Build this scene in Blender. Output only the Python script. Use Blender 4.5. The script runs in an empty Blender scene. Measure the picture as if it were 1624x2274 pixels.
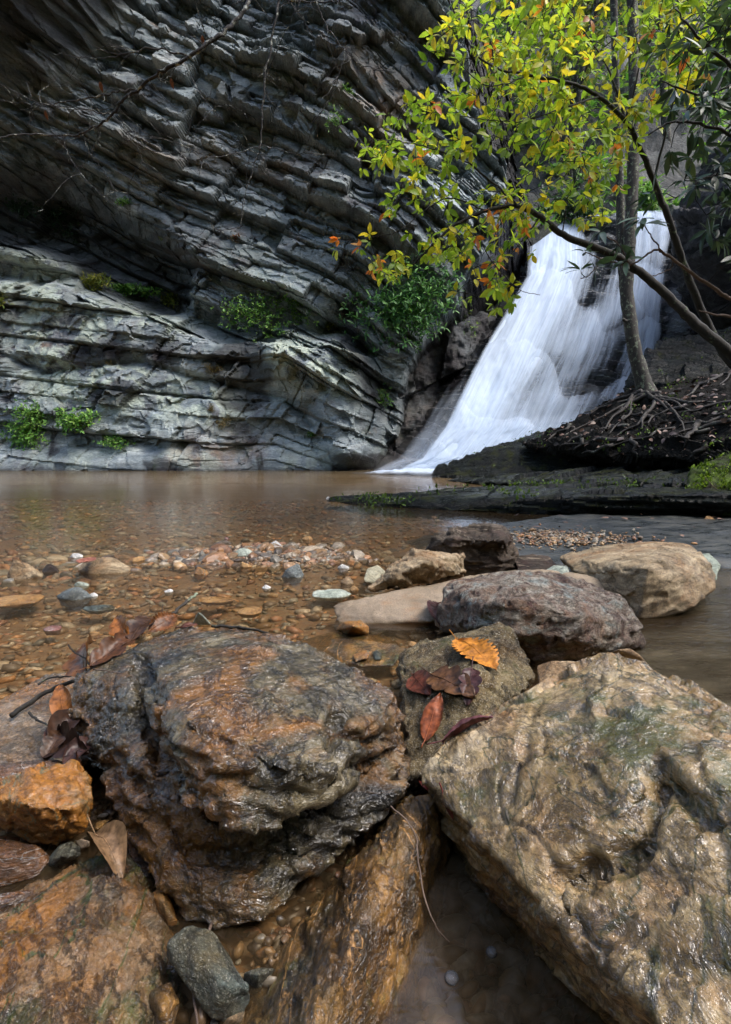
import bpy, bmesh, math, random
import numpy as np
from mathutils import Vector, Matrix
random.seed(7)
RNG = np.random.default_rng(11)
SC = bpy.context.scene
COL = SC.collection
# ------------------------------------------------------------------ camera
PITCH = math.radians(7.3)
CAMZ = 0.9
cam_data = bpy.data.cameras.new("camera")
cam_data.sensor_fit = 'VERTICAL'
cam_data.sensor_height = 36.0
cam_data.sensor_width = 25.7
cam_data.lens = 20.0
cam_data.clip_start = 0.02
cam_data.clip_end = 900.0
cam = bpy.data.objects.new("camera", cam_data)
cam.location = (0, 0, CAMZ)
cam.rotation_euler = (math.pi / 2 - PITCH, 0, 0)
COL.objects.link(cam)
SC.camera = cam
# ------------------------------------------------------------------ sky, sun, exposure
SUN_EL, SUN_AZ = math.radians(58), math.radians(104)     # azimuth clockwise from +Y: from the right
world = bpy.data.worlds.new("World")
SC.world = world
world.use_nodes = True
wn = world.node_tree
wn.nodes.clear()
w_out = wn.nodes.new('ShaderNodeOutputWorld')
w_bg = wn.nodes.new('ShaderNodeBackground')
w_sky = wn.nodes.new('ShaderNodeTexSky')
w_sky.sky_type = 'NISHITA'
w_sky.sun_disc = False
w_sky.sun_elevation = SUN_EL
w_sky.sun_rotation = SUN_AZ
w_sky.dust_density = 3.0
w_bg.inputs['Strength'].default_value = 0.15
wn.links.new(w_sky.outputs[0], w_bg.inputs['Color'])
wn.links.new(w_bg.outputs[0], w_out.inputs['Surface'])
sun_d = bpy.data.lights.new("sun", 'SUN')
sun_d.energy = 0.85
sun_d.angle = math.radians(26)
sun_d.color = (1.0, 0.985, 0.96)
sun = bpy.data.objects.new("sun", sun_d)
sd = Vector((math.sin(SUN_AZ) * math.cos(SUN_EL), math.cos(SUN_AZ) * math.cos(SUN_EL), math.sin(SUN_EL)))
sun.rotation_euler = sd.to_track_quat('Z', 'Y').to_euler()
COL.objects.link(sun)
SC.view_settings.view_transform = 'Standard'
SC.view_settings.look = 'None'
SC.view_settings.exposure = 1.72
SC.view_settings.gamma = 1.0
SC.render.engine = 'CYCLES'
SC.cycles.max_bounces = 6
SC.cycles.diffuse_bounces = 3
SC.cycles.glossy_bounces = 3
SC.cycles.transparent_max_bounces = 16
SC.cycles.caustics_reflective = False
SC.cycles.caustics_refractive = False
SC.cycles.use_denoising = True
SC.cycles.sample_clamp_indirect = 4.0
# ------------------------------------------------------------------ picture point -> place (1624 x 2274 scale)
CP, SP = math.cos(PITCH), math.sin(PITCH)
def ray(px, py):
    xn = (px - 812) / 2274 * 1.8
    yn = (1137 - py) / 2274 * 1.8
    return xn, CP + yn * SP, yn * CP - SP
def atY(px, py, y):
    a, b, c = ray(px, py)
    t = y / b
    return (a * t, y, CAMZ + c * t)
def atZ(px, py, z):
    a, b, c = ray(px, py)
    t = (z - CAMZ) / c
    return (a * t, b * t, z)
def pt(p):
    """(px, py, z) on a height, (px, py, 'y', depth) at a depth"""
    return atY(p[0], p[1], p[3]) if len(p) == 4 else atZ(*p)
# ------------------------------------------------------------------ numpy noise
def _h(ix, iy, iz, seed):
    h = (ix.astype(np.int64) * 374761393 + iy.astype(np.int64) * 668265263 + iz.astype(np.int64) * 2147483647 + seed * 974634777) & 0xffffffff
    h = ((h ^ (h >> 13)) * 1274126177) & 0xffffffff
    h = ((h ^ (h >> 16)) * 2246822519) & 0xffffffff
    h = h ^ (h >> 15)
    return (h & 0xffffff) / float(0xffffff)
def h1(i, seed=0):
    i = np.floor(i)
    z = np.zeros_like(i)
    return _h(i, z, z, seed)
def h2(i, j, seed=0):
    return _h(np.floor(i), np.floor(j), np.zeros_like(i), seed)
def vn(x, y, z, seed=0):
    xi, yi, zi = np.floor(x), np.floor(y), np.floor(z)
    fx, fy, fz = x - xi, y - yi, z - zi
    fx, fy, fz = [f * f * f * (f * (f * 6 - 15) + 10) for f in (fx, fy, fz)]
    r = 0
    for dx in (0, 1):
        wx = fx if dx else 1 - fx
        for dy in (0, 1):
            wy = fy if dy else 1 - fy
            for dz in (0, 1):
                wz = fz if dz else 1 - fz
                r = r + wx * wy * wz * _h(xi + dx, yi + dy, zi + dz, seed)
    return r * 2 - 1
def fbm(x, y, z, oc=4, seed=0, gain=.5):
    s, a, t = 0, 1, 0
    for k in range(oc):
        s = s + a * vn(x, y, z, seed + 17 * k)
        t += a
        x, y, z = 2.03 * (x * .8 + y * .6) + 5.1, 2.03 * (-x * .6 + y * .8) + 1.7, 2.03 * z + 9.2
        a *= gain
    return s / t * 1.6
def sstep(a, b, x):
    t = np.clip((x - a) / (b - a), 0, 1)
    return t * t * (3 - 2 * t)
def facets(V, scale, seed, b, flat=2.0, ys=(-1, 0, 1)):
    """broken planes: every cell of a 3-D cell pattern, flattened along the bedding, gets a tilt and a step of its own"""
    P = V / scale
    P = P + (P @ b)[:, None] * b * (flat - 1)
    P = P + .25 * np.stack([fbm(*(P * .9).T, 2, seed + k) for k in range(3)], 1)
    I = np.floor(P); best = np.full(len(P), 1e9); d = np.zeros(len(P))
    for dx in (-1, 0, 1):
        for dy in ys:
            for dz in (-1, 0, 1):
                c = I + [dx, dy, dz]
                s = c + np.stack([_h(c[:, 0], c[:, 1], c[:, 2], seed + 7 * k) for k in range(3)], 1)
                q = P - s; r = (q * q).sum(1)
                m = r < best
                t = np.stack([_h(c[:, 0], c[:, 1], c[:, 2], seed + 50 + 7 * k) for k in range(3)], 1) * 2 - 1
                val = (q * t).sum(1) + (_h(c[:, 0], c[:, 1], c[:, 2], seed + 99) - .5) * .8
                best = np.where(m, r, best); d = np.where(m, val, d)
    return d
def seg_dist(px, pz, pts):
    """distance from points to a polyline, and the position along it (0..1)"""
    best = np.full(px.shape, 1e9)
    along = np.zeros(px.shape)
    n = len(pts) - 1
    for i in range(n):
        ax, az = pts[i]
        bx, bz = pts[i + 1]
        dx, dz = bx - ax, bz - az
        t = np.clip(((px - ax) * dx + (pz - az) * dz) / (dx * dx + dz * dz + 1e-9), 0, 1)
        d = np.hypot(px - ax - t * dx, pz - az - t * dz)
        m = d < best
        best = np.where(m, d, best)
        along = np.where(m, (i + t) / n, along)
    return best, along
# ------------------------------------------------------------------ mesh making
def tag(o, label=None, cat=None, group=None, kind=None):
    if label: o['label'] = label
    if cat: o['category'] = cat
    if group: o['group'] = group
    if kind: o['kind'] = kind
    return o
def empty(name, loc):
    o = bpy.data.objects.new(name, None)
    o.location = loc
    o.empty_display_size = .1
    COL.objects.link(o)
    return o
def mk(name, V, F, mat, parent=None, smooth=True, attrs=None, uv=None, origin=None, cols=None):
    """V (n,3) array, F list of arrays of faces (each (m,k)) -> one mesh object, its origin at the base of its bounding box"""
    V = np.asarray(V, dtype=np.float64)
    if not isinstance(F, list) or (len(F) and not isinstance(F[0], np.ndarray)):
        F = [np.asarray(F)]
    if origin is None:
        if parent is not None:
            origin = np.array(parent.matrix_basis.translation)
            if parent.type == 'MESH' and parent.parent is not None:
                origin = origin + np.array(parent.parent.matrix_basis.translation)
        else:
            lo, hi = V.min(0), V.max(0)
            origin = np.array([(lo[0] + hi[0]) / 2, (lo[1] + hi[1]) / 2, lo[2]])
    origin = np.array(origin, dtype=np.float64)
    me = bpy.data.meshes.new(name)
    me.vertices.add(len(V))
    me.vertices.foreach_set('co', (V - origin).astype(np.float32).ravel())
    nl = sum(f.size for f in F)
    nf = sum(len(f) for f in F)
    me.loops.add(nl)
    me.polygons.add(nf)
    lv = np.concatenate([f.ravel() for f in F]).astype(np.int32)
    me.loops.foreach_set('vertex_index', lv)
    starts = []
    s = 0
    for f in F:
        k = f.shape[1]
        starts.append(s + np.arange(len(f)) * k)
        s += f.size
    me.polygons.foreach_set('loop_start', np.concatenate(starts).astype(np.int32))
    me.update(calc_edges=True)
    me.validate()
    me.polygons.foreach_set('use_smooth', np.full(len(me.polygons), smooth))
    if attrs:
        for k, a in attrs.items():
            at = me.attributes.new(k, 'FLOAT', 'POINT')
            at.data.foreach_set('value', np.asarray(a, dtype=np.float32))
    if cols is not None:
        at = me.attributes.new('tint', 'FLOAT_COLOR', 'POINT')
        c = np.ones((len(V), 4), dtype=np.float32)
        c[:, :3] = cols
        at.data.foreach_set('color', c.ravel())
    if uv is not None:
        l = me.uv_layers.new(name='UVMap')
        l.data.foreach_set('uv', np.asarray(uv, dtype=np.float32)[lv].ravel())
    if mat is not None:
        me.materials.append(mat)
    o = bpy.data.objects.new(name, me)
    if parent is not None:
        o.parent = parent
    else:
        o.location = origin
    COL.objects.link(o)
    return o
def grid_faces(nu, nv):
    i = np.arange(nu - 1)[:, None] * nv + np.arange(nv - 1)[None, :]
    i = i.ravel()
    return np.stack([i, i + nv, i + nv + 1, i + 1], 1)
class MB:
    """collects pieces into one mesh"""
    def __init__(s):
        s.V, s.F, s.C, s.n = [], {}, [], 0
    def add(s, V, F, col=None):
        V = np.asarray(V, dtype=float)
        for f in (F if isinstance(F, list) else [F]):
            f = np.asarray(f)
            s.F.setdefault(f.shape[1], []).append(f + s.n)
        s.V.append(V)
        s.C.append(np.broadcast_to(np.array(col if col is not None else (1, 1, 1), dtype=float), (len(V), 3)))
        s.n += len(V)
    def build(s, name, mat, parent=None, **k):
        return mk(name, np.concatenate(s.V), [np.concatenate(v) for v in s.F.values()], mat, parent, cols=np.concatenate(s.C), **k)
    def tube(s, P, R, seg=7, col=None, rough=0.0):
        P = np.asarray(P, dtype=float)
        R = np.broadcast_to(np.asarray(R, dtype=float), (len(P),)).copy()
        T = np.gradient(P, axis=0)
        T /= np.linalg.norm(T, axis=1)[:, None] + 1e-9
        up = np.array([0.31, 0.17, 0.93])
        A = np.cross(T, up)
        A /= np.linalg.norm(A, axis=1)[:, None] + 1e-9
        B = np.cross(T, A)
        th = np.linspace(0, 2 * np.pi, seg, endpoint=False)
        rr = R[:, None] * np.ones(seg)[None]
        if rough:
            rr = rr * (1 + rough * vn(np.repeat(P[:, 0:1], seg, 1) * 9 + np.cos(th) * 1.5, np.repeat(P[:, 2:3], seg, 1) * 9 + np.sin(th) * 1.5, np.repeat(P[:, 1:2], seg, 1) * 9, 3))
        V = P[:, None, :] + rr[..., None] * (np.cos(th)[None, :, None] * A[:, None, :] + np.sin(th)[None, :, None] * B[:, None, :])
        V = V.reshape(-1, 3)
        n = len(P)
        i = (np.arange(n - 1)[:, None] * seg + np.arange(seg)[None]).ravel()
        j = (np.arange(n - 1)[:, None] * seg + (np.arange(seg)[None] + 1) % seg).ravel()
        F = np.stack([i, j, j + seg, i + seg], 1)
        s.add(V, [F, np.array([list(range(seg))[::-1]]), np.array([list(range((n - 1) * seg, n * seg))])], col)
def spline(pts, n=8):
    """Catmull-Rom through pts, n steps each"""
    P = np.asarray(pts, dtype=float)
    P = np.vstack([2 * P[0] - P[1], P, 2 * P[-1] - P[-2]])
    out = []
    for i in range(1, len(P) - 2):
        for t in np.linspace(0, 1, n, endpoint=False):
            out.append(.5 * (2 * P[i] + (P[i + 1] - P[i - 1]) * t + (2 * P[i - 1] - 5 * P[i] + 4 * P[i + 1] - P[i + 2]) * t * t + (3 * P[i] - P[i - 1] - 3 * P[i + 1] + P[i + 2]) * t ** 3))
    out.append(P[-2])
    return np.array(out)
# ------------------------------------------------------------------ material making
class NT:
    def __init__(s, name):
        s.m = bpy.data.materials.new(name)
        s.m.use_nodes = True
        s.t = s.m.node_tree
        s.t.nodes.clear()
        s.out = s.t.nodes.new('ShaderNodeOutputMaterial')
    def set(s, inp, v):
        if isinstance(v, bpy.types.NodeSocket):
            s.t.links.new(v, inp)
        elif v is not None:
            if hasattr(inp, 'default_value') and inp.type in ('RGBA',) and len(v) == 3:
                v = (*v, 1)
            inp.default_value = v
    def node(s, typ, ins=None, out=0, **props):
        n = s.t.nodes.new(typ)
        for k, v in props.items():
            setattr(n, k, v)
        for k, v in (ins or {}).items():
            s.set(n.inputs[k], v)
        return n.outputs[out]
    def math(s, op, a, b=0.0, c=0.0, clamp=False):
        n = s.t.nodes.new('ShaderNodeMath')
        n.operation = op
        n.use_clamp = clamp
        s.set(n.inputs[0], a); s.set(n.inputs[1], b); s.set(n.inputs[2], c)
        return n.outputs[0]
    def noise(s, vec, scale, detail=4, rough=.55, dist=0.0, out=0):
        return s.node('ShaderNodeTexNoise', {'Vector': vec, 'Scale': scale, 'Detail': detail, 'Roughness': rough, 'Distortion': dist}, out)
    def ramp(s, f, stops, interp='LINEAR'):
        n = s.t.nodes.new('ShaderNodeValToRGB')
        n.color_ramp.interpolation = interp
        e = n.color_ramp.elements
        while len(e) < len(stops):
            e.new(.5)
        for el, (p, c) in zip(e, stops):
            el.position = p
            el.color = (*c, 1) if isinstance(c, tuple) else (c, c, c, 1)
        s.set(n.inputs[0], f)
        return n.outputs[0]
    def mix(s, f, a, b, mode='MIX'):
        n = s.t.nodes.new('ShaderNodeMix')
        n.data_type = 'RGBA'
        n.blend_type = mode
        n.clamp_factor = True
        s.set(n.inputs[0], f); s.set(n.inputs[6], a); s.set(n.inputs[7], b)
        return n.outputs[2]
    def mapr(s, v, a, b, c=0.0, d=1.0):
        return s.node('ShaderNodeMapRange', {'Value': v, 'From Min': a, 'From Max': b, 'To Min': c, 'To Max': d})
    def vmul(s, v, xyz, rot=(0, 0, 0), loc=(0, 0, 0)):
        return s.node('ShaderNodeMapping', {'Vector': v, 'Scale': xyz, 'Rotation': rot, 'Location': loc})
    def bump(s, h, strength, dist, normal=None):
        i = {'Height': h, 'Strength': strength, 'Distance': dist}
        if normal is not None: i['Normal'] = normal
        return s.node('ShaderNodeBump', i)
    def attr(s, name, out='Fac'):
        n = s.t.nodes.new('ShaderNodeAttribute')
        n.attribute_name = name
        return n.outputs[out]
    def obj(s):
        return s.node('ShaderNodeTexCoord', out=3)
    def sep(s, v, i):
        return s.node('ShaderNodeSeparateXYZ', {0: v}, i)
    def normal_z(s):
        return s.sep(s.node('ShaderNodeNewGeometry', out=1), 2)
    def princ(s, **k):
        n = s.t.nodes.new('ShaderNodeBsdfPrincipled')
        for kk, v in k.items():
            s.set(n.inputs[kk.replace('_', ' ')], v)
        return n.outputs[0]
    def done(s, sh):
        s.t.links.new(sh, s.out.inputs['Surface'])
        return s.m
# ------------------------------------------------------------------ materials
def rock_mat(name, cols, scale=6.0, seed=0.0, stain=None, stain_amt=.45, vein=None, moss=0.0, rough=(.25, .6), bump=.6, wr=40.0,
             band=0.0, band_rot=(0, 0, 0), dark=.35, spec=.5, stretch=(1, 1, 1), speck=0.0, wrinkle=1.0, dist=.004, patch=None, wet=0.0):
    """stone: mottled colours, stains, veins, wear cracks, moss on what faces up; cols from dark to light"""
    n = NT(name)
    co = n.vmul(n.obj(), stretch, band_rot, (seed * 3.1, seed * 1.7, seed * 2.3))
    base = n.noise(co, scale, 8, .62, .6)
    k = len(cols)
    c = n.ramp(base, [(.30 + .42 * i / (k - 1), tuple(cols[i])) for i in range(k)])
    if band:
        b = n.node('ShaderNodeTexWave', {'Vector': co, 'Scale': band, 'Distortion': 9.0, 'Detail': 5.0, 'Detail Scale': 1.6, 'Detail Roughness': .65}, 1, bands_direction='Z')
        c = n.mix(n.math('MULTIPLY', n.mapr(b, .35, .95), .55), c, n.mix(.5, c, cols[-1], 'ADD'), 'MIX')
    if stain:
        f = n.noise(co, scale * .55, 6, .7, 1.2)
        f = n.mapr(f, .62 - stain_amt * .35, .80 - stain_amt * .35)
        c = n.mix(f, c, stain)
    if patch:
        f = n.noise(n.vmul(co, (1, 1, 1), (0, 0, 0), (7, 3, 1)), scale * .8, 7, .6, .5)
        c = n.mix(n.mapr(f, .56, .62), c, patch)
    if vein:
        v = n.noise(co, scale * .7, 5, .5, 2.0)
        v = n.math('ABSOLUTE', n.math('SUBTRACT', v, .5))
        c = n.mix(n.mapr(v, .012, .0), c, vein)
    if speck:
        s_ = n.noise(n.obj(), 260.0, 2, .6)
        c = n.mix(n.math('MULTIPLY', n.mapr(s_, .58, .66), speck), c, (.55, .52, .42))
        c = n.mix(n.math('MULTIPLY', n.mapr(s_, .42, .34), speck), c, (.02, .02, .015))
    fine = n.noise(n.obj(), wr * 2.2, 6, .7)
    c = n.mix(.8, c, n.ramp(fine, [(.25, .3), (.5, 1.0), (.78, 1.75)]), 'MULTIPLY')
    crk = n.noise(co, scale * 1.3, 9, .72, .8)
    crk = n.math('ABSOLUTE', n.math('SUBTRACT', crk, .5))
    c = n.mix(n.math('MULTIPLY', n.mapr(crk, .022, .0), dark), c, (.008, .008, .009))
    if moss:
        f = n.noise(n.obj(), scale * 1.2, 7, .7)
        f = n.mapr(n.math('ADD', f, n.math('MULTIPLY', n.normal_z(), .10)), .66 - moss * .2, .76 - moss * .2)
        c = n.mix(n.math('MULTIPLY', f, .85), c, (.052, .060, .012))
    w1 = n.noise(n.vmul(co, (1, 1, 2.2)), wr, 5, .6, 1.4)
    w1 = n.math('POWER', n.math('ABSOLUTE', n.math('SUBTRACT', n.math('MULTIPLY', w1, 2.0), 1.0)), .6)
    w2 = n.noise(n.obj(), wr * 4, 3, .6)
    h = n.math('ADD', n.math('MULTIPLY', w1, wrinkle), n.math('MULTIPLY', w2, .15))
    h = n.math('ADD', h, n.math('MULTIPLY', base, 1.2))
    h = n.math('ADD', h, n.mapr(crk, .0, .03, 0, .6))
    nrm = n.bump(h, bump, dist * 2)
    rg = n.mapr(n.noise(co, scale * 2.2, 5, .6), .35, .65, rough[0], rough[1])
    kw = dict(Base_Color=c, Roughness=rg, Normal=nrm, Specular_IOR_Level=spec)
    if wet:
        f1 = n.noise(n.obj(), wr * 3.2, 3, .6, 1.0)
        f2 = n.noise(n.vmul(co, (1, 1, 1.6)), wr * .9, 3, .55, 1.5)
        film = n.bump(n.math('ADD', n.math('MULTIPLY', f1, .46), n.math('MULTIPLY', f2, 1.7)), bump, dist * 2.6)
        kw.update(Coat_Weight=n.mapr(n.noise(n.vmul(n.obj(), (1, 1, 1), (0, 0, 0), (3, 1, 7)), scale * .9, 5, .65), .40, .56, wet * .65, wet), Coat_Roughness=n.mapr(n.noise(co, scale * 1.5, 5, .7), .38, .62, .04, .17), Coat_Normal=film, Coat_IOR=1.65)
        kw['Specular_IOR_Level'] = spec * .35
    return n.done(n.princ(**kw))
def cliff_mat():
    n = NT("layered cliff stone")
    o = n.obj()
    st = n.attr('tone')
    fl = n.vmul(o, (.6, .6, 2.2), (0, .35, 0))
    a = n.noise(fl, 1.6, 10, .66, .4)
    c = n.ramp(a, [(.28, (.050, .070, .080)), (.42, (.165, .205, .222)), (.54, (.30, .345, .36)), (.70, (.50, .535, .52))])
    c = n.mix(.85, c, n.ramp(st, [(0, .45), (.5, 1.0), (1, 1.5)]), 'MULTIPLY')
    pu = n.noise(o, .55, 6, .65, .8)
    c = n.mix(n.mapr(pu, .53, .66, 0, .7), c, (.095, .08, .095))
    ru = n.noise(n.vmul(o, (1, 1, 1.4), (0, 0, 0), (4, 8, 2)), .5, 8, .72, .6)
    c = n.mix(n.mapr(ru, .60, .72, 0, .75), c, (.23, .135, .07))
    ru2 = n.attr('rust')
    c = n.mix(n.math('MULTIPLY', ru2, n.mapr(n.noise(o, 1.5, 7, .7), .38, .62)), c, (.30, .20, .12))
    li = n.noise(n.vmul(o, (1, 1, 1), (0, 0, 0), (1, 2, 9)), .8, 9, .68, .7)
    li2 = n.math('MULTIPLY', n.mapr(li, .46, .52), n.attr('lichen'))
    c = n.mix(li2, c, n.mix(n.noise(o, 9, 4), (.36, .43, .37), (.54, .60, .50)))
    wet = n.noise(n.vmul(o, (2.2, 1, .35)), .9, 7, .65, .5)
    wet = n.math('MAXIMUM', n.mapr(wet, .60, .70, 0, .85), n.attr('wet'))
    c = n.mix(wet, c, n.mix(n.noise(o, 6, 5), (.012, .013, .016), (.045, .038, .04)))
    ms = n.noise(o, 2.2, 8, .7)
    c = n.mix(n.math('MULTIPLY', n.mapr(ms, .57, .66), n.attr('moss')), c, (.05, .075, .02))
    fi = n.noise(fl, 22, 7, .75)
    c = n.mix(.85, c, n.ramp(fi, [(.3, .45), (.5, 1.0), (.72, 1.6)]), 'MULTIPLY')
    h = n.math('ADD', n.math('MULTIPLY', n.noise(fl, 9, 9, .7, .5), 1.0), n.math('MULTIPLY', n.noise(n.vmul(fl, (1, 1, 3)), 14, 6, .7), .8))
    nrm = n.bump(h, .9, .06)
    rg = n.mix(wet, n.mapr(fi, .3, .7, .42, .7), (.34, .34, .34))
    return n.done(n.princ(Base_Color=c, Roughness=rg, Normal=nrm, Specular_IOR_Level=.35))
def tint_mat(name, rough=.6, var=.25, scale=60.0, bump=.3, dist=.002, trans=0.0, spec=.4, transcol=1.4):
    n = NT(name)
    c = n.attr('tint', 'Color')
    v = n.noise(n.obj(), scale, 5, .65)
    c = n.mix(1.0, c, n.ramp(v, [(.25, 1 - var * 1.6), (.5, 1.0), (.78, 1 + var * 1.6)]), 'MULTIPLY')
    b = n.bump(v, bump, dist)
    s_ = n.princ(Base_Color=c, Roughness=rough, Normal=b, Specular_IOR_Level=spec)
    if trans:
        tc = n.mix(1.0, c, (transcol, transcol, transcol * .7), 'MULTIPLY')
        t = n.node('ShaderNodeBsdfTranslucent', {'Color': tc})
        s_ = n.node('ShaderNodeMixShader', {0: trans, 1: s_, 2: t})
    return n.done(s_)
def bark_mat(name, c1, c2, lich=None, la=.5, scale=18.0):
    n = NT(name)
    o = n.vmul(n.obj(), (1, 1, .35))
    a = n.noise(o, scale, 7, .7, .5)
    c = n.ramp(a, [(.3, c1), (.7, c2)])
    if lich:
        f = n.noise(n.obj(), scale * .45, 8, .7)
        c = n.mix(n.mapr(f, .62 - la * .2, .68 - la * .2), c, lich)
    return n.done(n.princ(Base_Color=c, Roughness=.75, Normal=n.bump(a, .8, .012), Specular_IOR_Level=.3))
def water_mat():
    n = NT("clear stream water")
    o = n.obj()
    y = n.sep(o, 1); x = n.sep(o, 0)
    # gentle swell in the pool, small running ripples over the shelf on the right
    w1 = n.noise(n.vmul(o, (.5, 1.2, 1)), 2.4, 4, .55, .6)
    w2 = n.noise(n.vmul(o, (1, 2.4, 1), (0, 0, .25)), 15, 3, .55, 1.2)
    run = n.math('MULTIPLY', n.mapr(n.math('SUBTRACT', x, n.math('MULTIPLY', y, .28)), .25, .5), n.mapr(y, 4.6, 4.0))
    run = n.math('MULTIPLY', run, n.mapr(y, 2.1, 2.7))
    h = n.math('ADD', n.math('MULTIPLY', w1, .7), n.math('MULTIPLY', w2, n.math('ADD', .06, n.math('MULTIPLY', run, 1.4))))
    nrm = n.bump(h, .35, .03)
    fr = n.node('ShaderNodeFresnel', {'IOR': 1.33, 'Normal': nrm})
    gl = n.node('ShaderNodeBsdfGlossy', {'Color': (1, 1, 1), 'Roughness': .10, 'Normal': nrm})
    tr = n.node('ShaderNodeBsdfTransparent', {'Color': (.90, .83, .70)})
    silt_and_reflection = n.node('ShaderNodeBsdfDiffuse', {'Color': n.mix(n.mapr(y, 12.0, 17.5, 0, .85), n.mix(n.mapr(n.noise(n.vmul(o, (.4, 1, 1)), 1.1, 5, .6), .4, .62), (.15, .095, .042), (.20, .14, .075)), (.045, .042, .028))})  # far end painted darker to stand for the cliff's reflection; the rest is silt
    deep = n.mapr(n.math('ADD', y, n.math('MULTIPLY', n.noise(n.vmul(o, (.3, 1, 1)), .7, 4), 2.0)), 7.6, 15.0, 0, .82)
    deep = n.math('MULTIPLY', deep, n.math('MAXIMUM', n.mapr(n.math('SUBTRACT', x, n.math('MULTIPLY', y, .28)), .5, .1), n.mapr(y, 7.0, 8.5)))
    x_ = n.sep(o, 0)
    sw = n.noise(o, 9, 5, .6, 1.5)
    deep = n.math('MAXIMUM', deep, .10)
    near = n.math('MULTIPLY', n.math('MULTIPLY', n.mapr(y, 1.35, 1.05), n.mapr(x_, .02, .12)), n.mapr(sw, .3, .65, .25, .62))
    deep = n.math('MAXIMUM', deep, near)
    silt_and_reflection = n.node('ShaderNodeMixShader', {0: near, 1: silt_and_reflection, 2: n.node('ShaderNodeBsdfDiffuse', {'Color': n.mix(n.mapr(sw, .4, .62), (.045, .03, .018), (.16, .13, .095))})})
    body = n.node('ShaderNodeMixShader', {0: deep, 1: tr, 2: silt_and_reflection})
    return n.done(n.node('ShaderNodeMixShader', {0: n.math('MULTIPLY', fr, n.mapr(y, 6, 12, 1.0, .7)), 1: body, 2: gl}))
def falls_mat(name, sc=70.0, gain=1.0, seed=0.0, col=(.66, .76, .88)):
    """falling water: thin white threads along the flow, thicker where the flow is"""
    n = NT(name)
    uv = n.node('ShaderNodeTexCoord', out=2)
    cov = n.attr('cover')
    m = n.vmul(uv, (sc, 3.0, 1), (0, 0, 0), (seed, seed, 0))
    warp = n.noise(n.vmul(uv, (5, 5, 1)), 1.0, 3, .5)
    m2 = n.node('ShaderNodeVectorMath', {0: m, 1: n.node('ShaderNodeCombineXYZ', {0: n.math('MULTIPLY', warp, 3.0), 1: 0.0, 2: 0.0})}, 0, operation='ADD')
    s1 = n.noise(m2, 1.0, 3, .5)
    s2 = n.noise(n.vmul(uv, (sc * .22, 2.2, 1), (0, 0, 0), (seed + 3, 0, 0)), 1.0, 5, .6, .3)
    s3 = n.noise(n.vmul(uv, (9, 26, 1), (0, 0, 0), (seed, 4, 0)), 1.0, 4, .6)
    s = n.math('ADD', n.math('ADD', n.math('MULTIPLY', s1, .55), n.math('MULTIPLY', s2, .90)), n.math('MULTIPLY', s3, .22))
    s = n.math('SUBTRACT', s, .835)
    a = n.math('ADD', n.math('MULTIPLY', s, 1.6), n.math('SUBTRACT', n.math('MULTIPLY', cov, 1.55), .30))
    a = n.math('MULTIPLY', n.math('MULTIPLY', a, gain, clamp=True), n.mapr(cov, .0, .22), clamp=True)
    d = n.node('ShaderNodeBsdfDiffuse', {'Color': col})
    t = n.node('ShaderNodeBsdfTranslucent', {'Color': col})
    b = n.node('ShaderNodeMixShader', {0: .35, 1: d, 2: t})
    tr = n.node('ShaderNodeBsdfTransparent')
    return n.done(n.node('ShaderNodeMixShader', {0: a, 1: tr, 2: b}))

M = {}
M['cliff'] = cliff_mat()
M['water'] = water_mat()
M['leaf_y'] = tint_mat("autumn leaf", .42, .18, 30, .2, .003, .5, .4)
M['leaf_g'] = tint_mat("evergreen leaf", .35, .2, 30, .2, .003, .15, .5)
M['plant'] = tint_mat("small plant leaf", .5, .2, 30, .2, .003, .3, .4)
M['deadleaf'] = tint_mat("wet dead leaf", .40, .55, 60, .5, .002, .06, .28)
M['pebble'] = tint_mat("pebble", .38, .35, 55, .4, .003)
M['litter'] = tint_mat("leaf litter", .5, .35, 30, .4, .003)
M['bark'] = bark_mat("grey trunk bark", (.016, .014, .012), (.07, .062, .052), (.19, .22, .15), .40, 26)
M['bark_dark'] = bark_mat("dark wet bark", (.008, .008, .007), (.04, .036, .03), (.16, .20, .12), .12)
M['bark_tan'] = bark_mat("dry branch bark", (.06, .04, .03), (.17, .12, .09))
M['twig'] = bark_mat("twig bark", (.008, .008, .009), (.04, .036, .034), (.34, .36, .32), .42, 40)
M['root'] = bark_mat("root bark", (.010, .009, .008), (.06, .052, .045), (.12, .13, .10), .2, 14)
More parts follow.
